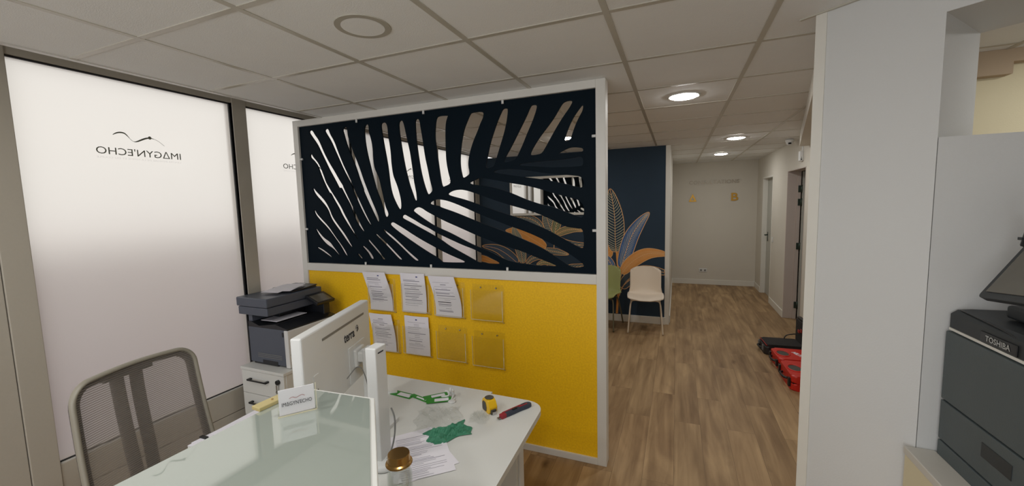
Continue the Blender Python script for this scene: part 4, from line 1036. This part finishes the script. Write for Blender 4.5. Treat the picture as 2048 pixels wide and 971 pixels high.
for s in (-1, 1):
    w0 = 0.034 * s
    MB().tube(smooth2([(-0.345, w0 * 1.05, 1.060), (-0.338, w0, 0.95), (-0.320, w0, 0.80), (-0.300, w0 * .95, 0.66), (-0.285, w0 * .8, 0.52), (-0.22, w0 * .6, 0.42)], 2), 0.025, n=12, flat=(1.0, 0.5, (1, 0, 0))).build('back_upright', 'chair_dark', oc)
MB().box(-0.352, -0.322, -0.09, 0.09, 1.035, 1.068, 0.006).build('upright_bridge', 'chair_dark', oc)
MB().prism(round_poly([(-0.20, -0.23), (0.25, -0.235), (0.25, 0.235), (-0.20, 0.23)], 0.08, 6), 0.445, 0.50, 0.018).build('seat', 'chair_dark', oc)
MB().box(-0.13, 0.12, -0.09, 0.09, 0.395, 0.446, 0.01).box(-0.24, -0.10, -0.04, 0.04, 0.395, 0.425, 0.008).build('tilt_mechanism', 'black_plastic', oc)
MB().cyl((0, 0, 0.10), (0, 0, 0.40), 0.025, n=20).build('gas_column', 'black_plastic', oc)
for k in range(5):
    a = 2 * math.pi * k / 5 + 0.3; c, s_ = math.cos(a), math.sin(a)
    lg = MB().tube([(0.02 * c, 0.02 * s_, 0.105), (0.16 * c, 0.16 * s_, 0.085), (0.30 * c, 0.30 * s_, 0.065)], [0.026, 0.021, 0.016], n=10).build('base_arm', 'black_plastic', oc)
    MB().cyl((0.30 * c - 0.022 * s_, 0.30 * s_ + 0.022 * c, 0.027), (0.30 * c + 0.022 * s_, 0.30 * s_ - 0.022 * c, 0.027), 0.027, n=18).build('caster', 'black_plastic', lg)

# keyboard sheet pile at the left edge of the desk
lp = thing('paper_pile', 'white papers with a black clip at the far left edge of the desk', 'paper', (-1.80, 1.10, DZ))
pm = MB()
for k, (a, y) in enumerate(((2, 0.0), (-1, 0.01), (3, -0.005))):
    pm.box(-0.062, 0.14, -0.150, 0.147, 0.0012 * k, 0.0012 * k + 0.001, mtx=Matrix.Translation((0.02, y, 0)) @ Matrix.Rotation(math.radians(a), 4, 'Z'))
pm.build('sheet', 'paper', lp)
MB().box(-0.050, -0.012, -0.105, -0.090, 0.003, 0.009, 0.001).build('clip', 'black_plastic', lp)

# ------------------------------------------------------------------ folders standing on the desk behind the counter
def folder(m_, label, p, d, w, h, lean):
    t = thing('document_folder', label, 'folder', p, d, 'folders behind the counter')
    mm = Matrix.Translation((0, 0, max(0, w * math.sin(math.radians(lean))) + 0.001)) @ Matrix.Rotation(math.radians(lean), 4, 'Y')
    MB().box(0, w, -0.004, -0.0025, 0, h, mtx=mm).box(0, w, 0.0025, 0.004, 0, h - 0.006, mtx=mm).box(w - 0.002, w, -0.004, 0.004, 0, h, mtx=mm).build('cover', m_, t)
    MB().box(0.006, w - 0.006, -0.002, 0.002, 0.004, h - 0.012, mtx=mm).build('sheet', 'paper', t)
    return t
folder('folder_blue', 'blue folder standing behind the counter, nearest of three', (-1.365, 0.585, DZ), math.radians(9), 0.22, 0.205, -3)
folder('folder_yellow', 'yellow folder standing between the blue and the green one', (-1.365, 0.635, DZ), math.radians(12), 0.22, 0.215, -2)
folder('folder_green', 'green folder standing behind the counter, farthest of three', (-1.355, 0.735, DZ), math.radians(14), 0.22, 0.225, 2)

# ------------------------------------------------------------------ small things on the desk
def flat_strip(bm_, y):
    pass
# printed sheets near the counter
sh = thing('printed_sheets', 'printed white sheets fanned on the desk beside the glass bottle', 'paper', (-0.930, 1.225, DZ + 0.0005), math.radians(48))
g = MB()
for k, a in enumerate((0, 7, -6)):
    mm = Matrix.Translation((0.01 * k, -0.01 * k, 0.0009 * k)) @ Matrix.Rotation(math.radians(a), 4, 'Z')
    g.box(-0.105, 0.105, -0.148, 0.148, 0, 0.0008, mtx=mm)
g.build('sheet', 'paper', sh)
p = MB(); r = random.Random(5)
mm = Matrix.Translation((0.02, -0.02, 0.0029)) @ Matrix.Rotation(math.radians(-6), 4, 'Z')
y = 0.128
while y > -0.13:
    y -= r.uniform(0.007, 0.013)
    if r.random() < 0.15: y -= 0.01
    x1 = r.uniform(0.0, 0.088); hh = r.choice([0.0016, 0.0016, 0.0026])
    p.box(-0.085, x1, y, y + hh, 0, 0.0002, mtx=mm)
p.build('print', 'ink', sh, recalc=False)
bx = thing('white_box', 'small flat white box lying on the desk beside the upright device', 'box', (-1.175, 1.345, DZ), math.radians(8))
MB().box(-0.06, 0.045, -0.05, 0.05, 0, 0.016, 0.002).build('base', 'white_plastic', bx)
MB().box(-0.061, 0.046, -0.051, 0.051, 0.010, 0.018, 0.002).build('lid', 'white_plastic', bx)
rm = thing('cable_cover', 'thin white plastic strip lying near the back of the desk', 'plastic strip', (-1.36, 1.60, DZ), math.radians(35))
MB().box(-0.045, 0.045, -0.012, 0.012, 0, 0.007, 0.002).box(-0.036, 0.036, -0.006, 0.006, 0.0065, 0.0085, 0.001).build('strip', 'white_plastic', rm)
# green cable labels on their backing
gl_ = thing('label_strip', 'folded green and white label strips lying at the back of the desk', 'label', (-1.17, 1.615, DZ + 0.0006), math.radians(-8))
a = MB()
def lab(bm_, cx, cy, L_, W_, ang, z):
    mm = Matrix.Translation((cx, cy, z)) @ Matrix.Rotation(math.radians(ang), 4, 'Z')
    bm_.slot(0).box(-L_ / 2, L_ / 2, -W_ / 2, W_ / 2, 0, 0.0012, mtx=mm)
    bm_.slot(1).box(-L_ / 2 + 0.038, L_ / 2 - 0.014, -W_ / 2 + 0.009, W_ / 2 - 0.009, 0.0013, 0.0018, mtx=mm)
lab(a, -0.105, -0.020, 0.13, 0.048, 3, 0); lab(a, 0.000, -0.010, 0.12, 0.028, -6, 0.0016); lab(a, 0.060, 0.040, 0.12, 0.042, 52, 0.003); lab(a, 0.105, 0.012, 0.12, 0.046, 40, 0.005)
a.build('strip', ['label_green', 'paper'], gl_)
# twisted white hooks
hk = thing('plastic_hooks', 'small cluster of white plastic hooks beside the green labels', 'hook', (-1.03, 1.655, DZ))
for k, (x, y, a_) in enumerate(((-0.025, 0.0, 0.3), (0.018, -0.004, 1.9), (0.0, 0.03, -0.8))):
    c, s_ = math.cos(a_), math.sin(a_)
    pth = [(x + c * q, y + s_ * q, z) for q, z in ((-0.02, 0.006), (0.0, 0.006), (0.016, 0.008), (0.022, 0.022), (0.014, 0.034), (0.0, 0.034))]
    MB().tube(smooth2(pth, 2), 0.005, n=10).box(x - 0.014, x + 0.014, y - 0.010, y + 0.010, 0.0, 0.006, 0.002).build('hook', 'white_plastic', hk)
MB().cyl((0.012, -0.012, 0.036), (0.016, -0.014, 0.064), 0.005, n=12).lathe([(0, 0.0), (0.018, 0.0), (0.020, 0.005), (0.014, 0.008), (0, 0.008)], c=(0.03, -0.03, 0)).build('plug', 'white_plastic', hk)
# tape measure
tp = thing('tape_measure', 'yellow and black tape measure standing on the desk', 'tape measure', (-0.79, 1.61, DZ), math.radians(-35))
prof = round_poly([(-0.036, 0.0), (0.030, 0.0), (0.036, 0.030), (0.020, 0.062), (-0.020, 0.064), (-0.036, 0.045)], 0.012, 4)
sw = Matrix(((1, 0, 0, 0), (0, 0, 1, 0), (0, 1, 0, 0), (0, 0, 0, 1)))
MB().prism(prof, -0.020, 0.020, 0.003, mtx=sw).build('casing', 'tape_yellow', tp)
MB().prism([(x * 0.55 - 0.012, z * 0.7 + 0.004) for x, z in prof], -0.0215, 0.0215, 0.001, mtx=sw).box(0.026, 0.040, -0.014, 0.014, 0.0, 0.022, 0.003).build('grip', 'tape_grey', tp)
MB().lathe([(0, 0), (0.020, 0), (0.021, 0.002), (0.018, 0.004), (0, 0.004)], c=(-0.002, 0, 0.0635)).build('top_disc', 'tape_grey', tp)
MB().box(0.040, 0.046, -0.010, 0.010, 0.0, 0.016, 0.001).box(0.030, 0.043, -0.009, 0.009, 0.001, 0.0025).build('blade_hook', 'chrome', tp)
# cutter knife
kn = thing('utility_knife', 'red and dark blue utility knife lying near the rounded desk corner', 'knife', (-0.673, 1.640, DZ), math.atan2(0.141, 0.077))
o2 = smooth2([(-0.085, -0.010), (-0.03, -0.012), (0.03, -0.011), (0.07, -0.016), (0.090, -0.012), (0.090, 0.012), (0.06, 0.016), (0.02, 0.014), (-0.04, 0.013), (-0.085, 0.010)], 1, True)
MB().prism(o2, 0.001, 0.018, 0.003).build('handle', 'knife_blue', kn)
MB().box(-0.088, -0.060, -0.0115, 0.0115, 0.0, 0.019, 0.003).box(-0.07, 0.04, 0.006, 0.0145, 0.002, 0.0192, 0.002).box(0.02, 0.07, -0.004, 0.004, 0.017, 0.0195, 0.001).build('insert', 'knife_red', kn)
MB().box(-0.104, -0.086, -0.007, 0.007, 0.006, 0.008).build('blade', 'chrome', kn)
MB().box(-0.02, 0.006, -0.006, 0.004, 0.018, 0.022, 0.001).build('slider', 'black_plastic', kn)
# clear bag with green cloth
def crumple(cx, cy, sx, sy, h, seed, ang):
    r = random.Random(seed); ph = [r.uniform(0, 6.28) for _ in range(8)]; ca, sa = math.cos(ang), math.sin(ang)
    def fn(u, v):
        a = u * 2 - 1; b = v * 2 - 1; edge = max(0.0, (1 - a ** 4) * (1 - b ** 4))
        x = a * sx * (1 + 0.12 * math.sin(5 * b + ph[0])); y = b * sy * (1 + 0.14 * math.sin(4 * a + ph[1]))
        z = 0.003 + h * edge * (0.45 + 0.35 * math.sin(7 * a + ph[2]) * math.cos(6 * b + ph[3]) + 0.22 * math.sin(15 * a + 9 * b + ph[4]) + 0.16 * math.cos(21 * b - 12 * a + ph[5]))
        return Vector((cx + x * ca - y * sa, cy + x * sa + y * ca, max(0.0022, z)))
    return fn
bg_ = thing('plastic_bag', 'larger crumpled clear plastic bag, touching the green cloth on the desk', 'bag', (-0.975, 1.465, DZ))
MB().grid(crumple(0, 0, 0.100, 0.095, 0.045, 3, 0.5), 36, 36, smooth=False).build('film', 'film', bg_, recalc=False)
cloth = thing('green_cloth', 'folded green cloth partly wrapped in the clear plastic bag on the desk', 'cloth', (-0.875, 1.385, DZ), math.radians(52))
MB().grid(crumple(0, 0, 0.090, 0.055, 0.022, 11, 0.0), 24, 20, smooth=False).build('fold', 'cloth_green', cloth, recalc=False)
bg2 = thing('plastic_wrap', 'small crumpled clear wrapper in front of the tape measure', 'bag', (-0.805, 1.530, DZ))
MB().grid(crumple(0, 0, 0.042, 0.038, 0.035, 8, 0.2), 24, 24, smooth=False).build('film', 'film', bg2, recalc=False)
# glass bottle with brass stopper
bt = thing('glass_bottle', 'clear glass bottle with a wide brass stopper standing on the desk', 'bottle', (-0.750, 0.912, DZ))
MB().lathe([(0, 0.004), (0.034, 0.004), (0.036, 0.010), (0.036, 0.165), (0.030, 0.178), (0.0295, 0.200), (0.0275, 0.200), (0.028, 0.176), (0.033, 0.162), (0.033, 0.014), (0, 0.012)], n=40).build('glass_body', 'bottle_glass', bt)
MB().lathe([(0, 0.196), (0.0385, 0.196), (0.0392, 0.1985), (0.038, 0.2015), (0.0330, 0.2045), (0.0316, 0.2255), (0.0306, 0.2275), (0, 0.2275)], n=72, smooth=False).build('stopper', 'brass', bt)
MB().lathe([(0, 0.0), (0.037, 0.0), (0.037, 0.0045), (0, 0.0045)], n=40).build('base', 'brass', bt)

# ------------------------------------------------------------------ copier in the niche
cpx = 0.862
cop = thing('photocopier', 'large dark grey office photocopier behind the low wall at the right edge', 'copier', (1.17, 1.47, 0))
y1, y0 = 1.795, 1.17
wb(MB().box(cpx, 1.48, y0, y1, 0.05, 1.225, 0.006), 'body', 'copier_body', cop)
wb(MB().box(cpx - 0.004, cpx + 0.003, y0, y1 - 0.003, 1.228, 1.236), 'accent_strip', 'trim_white', cop)
dk = MB().prism([(cpx - 0.002, 1.237), (cpx - 0.002, 1.283), (cpx + 0.015, 1.297), (cpx + 0.05, 1.300), (1.48, 1.315), (1.48, 1.237)], y0, y1, 0.003, mtx=Matrix(((1, 0, 0, 0), (0, 0, 1, 0), (0, 1, 0, 0), (0, 0, 0, 1))))
wb(dk, 'top_deck', 'copier_dark', cop)
wb(MB().tube(smooth2([(cpx + 0.014, y1 - 0.02, 1.299), (cpx + 0.006, y1 - 0.16, 1.297), (cpx + 0.004, y1 - 0.28, 1.288), (cpx - 0.003, y1 - 0.36, 1.262), (cpx - 0.003, y1 - 0.44, 1.240)], 2), 0.0022, n=6), 'lid_seam', 'lens_black', cop)
for z1_, z0_ in ((0.985, 0.845), (0.842, 0.60), (0.597, 0.36), (0.357, 0.10)):
    d = wb(MB().box(cpx - 0.012, cpx + 0.001, y0 + 0.004, y1 - 0.004, z0_, z1_ - 0.003, 0.003), 'drawer', 'copier_body', cop)
    hz = (z0_ + z1_) / 2 + 0.010
    hb = MB().box(cpx - 0.0135, cpx - 0.0115, y1 - 0.335, y1 - 0.215, hz - 0.022, hz + 0.022, 0.0008)
    for v in hb.bm.verts: v.co -= cop.location
    hb.build('recessed_handle', 'copier_dark', d)
wb(MB().box(cpx - 0.012, cpx + 0.001, y0 + 0.004, y1 - 0.004, 0.988, 1.224, 0.003), 'front_door', 'copier_body', cop)
pl = wb(MB().box(cpx - 0.0055, cpx - 0.0015, y1 - 0.30, y1 - 0.155, 1.2385, 1.270, 0.001), 'name_plate', 'lens_black', cop)
tx = MB().text('TOSHIBA', (0.098, 0.017), frame_mtx((cpx - 0.0062, y1 - 0.230, 1.2545), (0, -1, 0), (0, 0, 1)), depth=0.0005, bold=0.02)
for v in tx.bm.verts: v.co -= cop.location
tx.build('lettering', 'chrome', pl, recalc=False)
for cx in (0.92, 1.42):
    for cy in (1.22, 1.74):
        wb(MB().cyl((cx, cy - 0.012, 0.03), (cx, cy + 0.012, 0.03), 0.03, n=16), 'caster', 'black_plastic', cop)
# tilted touch panel on its arm
A = Vector((0.832, 1.620, 1.377)); ux = Vector((0.0, -0.50, 0.06)); uy = Vector((0.150, 0.12, 0.215))
pm_ = frame_mtx(A, ux, uy); Lx, Ly = 0.36, 0.30
tilt = MB().prism(round_poly([(0, 0), (Lx, 0), (Lx, Ly), (0, Ly)][::1], 0.014, 4), -0.020, 0.0, 0.002, mtx=pm_)
wb(tilt, 'document_tray_frame', 'copier_dark', cop)
wb(MB().box(0.022, Lx - 0.022, 0.020, Ly - 0.022, 0.0005, 0.003, mtx=pm_), 'document_tray_pad', 'screen_dark', cop)
wb(MB().cyl((1.02, 1.55, 1.30), (1.00, 1.55, 1.45), 0.03, n=16).box(0.93, 1.40, 1.25, 1.68, 1.305, 1.345, 0.008), 'scanner_base', 'copier_dark', cop)
wb(MB().tube([(0.93, 1.63, 1.53), (0.925, 1.60, 1.60), (0.92, 1.57, 1.68)], 0.010, n=8).box(0.905, 0.950, 1.60, 1.615, 1.548, 1.556), 'hinge_arm', 'copier_dark', cop)

# ------------------------------------------------------------------ tool cases on the corridor floor
def case_outline(w, d, r=0.05):
    return round_poly([(0, 0), (w, 0), (w, d), (0, d)], r, 6)
bc = thing('tool_case', 'open black tool case with its lid raised, on the corridor floor', 'tool case', (0.90, 4.95, 0), math.radians(4))
MB().prism(case_outline(0.40, 0.30, 0.04), 0.0, 0.088, 0.012).build('base_shell', 'case_black', bc)
MB().prism([(x * 0.90 + 0.02, y * 0.88 + 0.018) for x, y in case_outline(0.40, 0.30, 0.03)], 0.086, 0.112, 0.010).build('lining', 'case_cloth', bc)
MB().tube([(0.02, 0.02, 0.100), (0.02, 0.15, 0.104), (0.02, 0.28, 0.100)], 0.006, n=8).build('edge_trim', 'case_red_trim', bc)
MB().box(0.375, 0.415, 0.01, 0.30, 0.088, 0.37, 0.010).build('lid', 'case_black', bc)
MB().box(0.360, 0.376, 0.03, 0.28, 0.11, 0.35, 0.006).build('lid_pocket', 'case_cloth', bc)
MB().box(0.352, 0.361, 0.08, 0.12, 0.24, 0.275, 0.002).box(0.35, 0.361, 0.14, 0.19, 0.22, 0.25, 0.002).build('badge', 'case_red_trim', bc)
MB().tube(smooth2([(0.25, 0.275, 0.108), (0.27, 0.28, 0.15), (0.33, 0.28, 0.165), (0.37, 0.28, 0.17)], 2), 0.006, n=8).build('lid_stay', 'black_plastic', bc)
for yy in (0.06, 0.22):
    MB().box(-0.010, 0.006, yy, yy + 0.035, 0.03, 0.088, 0.003).build('latch', 'grey_plastic', bc)
MB().tube(smooth2([(-0.004, 0.10, 0.05), (-0.028, 0.105, 0.052), (-0.032, 0.15, 0.052), (-0.028, 0.195, 0.052), (-0.004, 0.20, 0.05)], 2), 0.009, n=10).build('handle', 'black_plastic', bc)

def red_case(label, loc, rz, w, d, h, letter=None):
    t = thing('red_tool_case', label, 'tool case', loc, rz, 'red tool cases')
    MB().prism(case_outline(w, d, 0.045), 0.0, h * 0.48, 0.010).build('base_shell', 'red_plastic', t)
    MB().prism(case_outline(w, d, 0.045), h * 0.50, h, 0.014).build('lid', 'red_plastic', t)
    MB().box(0.012, w - 0.012, 0.012, d - 0.012, h * 0.46, h * 0.52).build('seam', 'black_plastic', t)
    # grip: dark oval recess with a red bar round its outer side
    c = (0.075, d / 2); el = [(c[0] + 0.052 * math.cos(a * math.pi / 12), c[1] + 0.078 * math.sin(a * math.pi / 12)) for a in range(24)]
    MB().prism(el, h - 0.004, h + 0.0015, 0.001).build('grip_recess', 'tape_grey', t)
    MB().tube([(c[0] + 0.056 * math.cos(a * math.pi / 12), c[1] + 0.083 * math.sin(a * math.pi / 12), h + 0.001) for a in range(24)], 0.007, n=8, closed=True).build('grip_rim', 'red_plastic', t)
    MB().tube(smooth2([(0.0, d / 2 - 0.07, h * .5), (-0.025, d / 2 - 0.06, h * .5), (-0.03, d / 2, h * .5), (-0.025, d / 2 + 0.06, h * .5), (0.0, d / 2 + 0.07, h * .5)], 2), 0.011, n=10).build('handle', 'black_plastic', t)
    for yy in (0.03, d - 0.065):
        MB().box(-0.016, 0.006, yy, yy + 0.035, h * 0.2, h * 0.78, 0.004).build('latch', 'black_plastic', t)
    if letter:
        part_label(MB().text(letter, (0.125, 0.045), frame_mtx((0.205, d * 0.52, h + 0.0002), (0.35, -1, 0), (1, 0.35, 0)), depth=0.001, bold=0.04).build('lettering', 'paper', t, recalc=False), 'white lettering')
    return t
red_case('red tool case with white lettering, next to the open black case', (0.945, 4.54, 0), math.radians(3), 0.38, 0.33, 0.115, 'HILTI')
red_case('red tool case nearest the white pillar, in front of the lettered one', (0.945, 4.06, 0), math.radians(2), 0.38, 0.40, 0.135)

# ------------------------------------------------------------------ ceiling fittings
def downlight(x, y, label, on=True):
    t = thing('ceiling_light', label, 'ceiling light', (x, y, CZ), 0, 'round ceiling lights')
    if on:
        MB().lathe([(0.100, 0.002), (0.108, -0.004), (0.100, -0.008), (0.094, -0.006)], n=48).build('rim', 'trim_white', t)
        MB().lathe([(0, -0.020), (0.050, -0.0185), (0.080, -0.0125), (0.0945, -0.0040)], n=48).build('diffuser', 'lamp_on', t)
    else:
        MB().lathe([(0.084, -0.0035), (0.108, -0.0035), (0.110, 0.001)], n=64, smooth=False).build('rim', 'ring_grey', t)
        MB().lathe([(0, -0.0040), (0.084, -0.0040)], n=64, smooth=False).build('diffuser', 'ceiling_tile', t)
    return t
M['ring_grey'] = mat('ring_grey', (176, 172, 160), 0.6)
downlight(0.035, 3.155, 'lit round ceiling light nearest the white pillar')
downlight(0.640, 5.560, 'lit round ceiling light in the corridor, second from the camera')
downlight(0.640, 7.365, 'lit round ceiling light farthest down the corridor')
downlight(-1.175, 4.480, 'lit round ceiling light seen through the palm panel slot')
downlight(-1.175, 1.355, 'unlit round ceiling light above the reception desk', on=False)

for k, (x, y) in enumerate([(-0.571, 0.750), (-1.779, 0.150), (-1.175, -0.45), (0.035, -0.75), (1.95, 2.25)]):  # lamps out of frame, added as fill light
    downlight(x, y, ['added unseen ceiling light over the reception counter', 'added unseen ceiling light between the windows and the reception desk', 'added unseen ceiling light behind the reception chair', 'added unseen ceiling light behind the viewer', 'added unseen ceiling light of the room behind the niche'][k])
cm = thing('security_camera', 'white dome security camera at the corridor ceiling edge', 'camera', (1.29, 6.08, CZ - 0.004))
MB().lathe([(0, -0.001), (0.045, -0.001), (0.047, -0.020), (0.040, -0.030)], n=32).lathe([(0.040, -0.030), (0.036, -0.052), (0.022, -0.068), (0, -0.073)], n=32).build('dome', 'white_plastic', cm)
MB().box(-0.020, 0.012, -0.046, -0.026, -0.062, -0.042, 0.004).build('lens', 'lens_black', cm)
sn = thing('wall_sensor', 'small white motion sensor high on the wall above the near corridor door', 'sensor', (XR, 5.92, 2.14))
MB().box(-0.040, 0.0, -0.035, 0.035, -0.02, 0.10, 0.006).build('housing', 'white_plastic', sn)
MB().cyl((-0.024, -0.0345, 0.0), (-0.024, -0.038, 0.0), 0.008, n=12).cyl((-0.024, -0.0345, 0.022), (-0.024, -0.038, 0.022), 0.004, n=10).build('lens', 'lens_black', sn)
MB().box(-0.012, 0.0, -0.006, 0.006, 0.10, 0.262, 0.002).build('cable_duct', 'white_plastic', sn)
sw_ = thing('light_switch', 'white light switch beside the far corridor door', 'switch', (XR, 7.43, 1.03))
MB().box(-0.009, 0, -0.040, 0.040, -0.040, 0.040, 0.003).build('plate', 'white_plastic', sw_)
MB().box(-0.013, -0.008, -0.022, 0.022, -0.022, 0.022, 0.002).build('rocker', 'trim_white', sw_)
ot = thing('wall_socket', 'white double socket low on the corridor end wall', 'socket', (0.495, YE, 0.285))
MB().box(-0.072, 0.072, -0.009, 0, -0.036, 0.036, 0.004).build('plate', 'white_plastic', ot)
for sx in (-0.036, 0.036):
    MB().cyl((sx, -0.0085, 0), (sx, -0.0105, 0), 0.019, n=20).build('outlet', 'grey_plastic', ot)

def wall_letters(name, body, fit, x, z, m_, label, cat):
    t = MB().text(body, fit, frame_mtx((0, 0, 0), (1, 0, 0), (0, 0, 1)), depth=0.012, bold=0.02 if body == 'B' else 0.0)
    o = t.build(name, m_, None, recalc=True); o.location = (x, YE - 0.002, z)
    return tag(o, label, cat)
la = MB()
OT = [(-0.072, -0.075), (0.072, -0.075), (0.0, 0.078)]; IT = [(-0.032, -0.050), (0.032, -0.050), (0.0, 0.020)]
for k in range(3):
    q = [OT[k], OT[(k + 1) % 3], IT[(k + 1) % 3], IT[k]]
    la.prism(q, -0.012, 0.0, mtx=Matrix(((1, 0, 0, 0), (0, 0, 1, 0), (0, 1, 0, 0), (0, 0, 0, 1))))
la = la.build('wall_letter', 'gold'); la.location = (0.285, YE - 0.001, 1.727)
tag(la, 'gold triangular letter A on the corridor end wall', 'sign letter')
wall_letters('wall_letter', 'B', (0.120, 0.150), 1.022, 1.728, 'gold', 'gold letter B on the corridor end wall', 'sign letter')
wall_letters('wall_lettering', 'CONSULTATIONS', (0.875, 0.072), 0.655, 2.025, 'letter_steel', 'pale metal word CONSULTATIONS above the gold letters', 'sign')
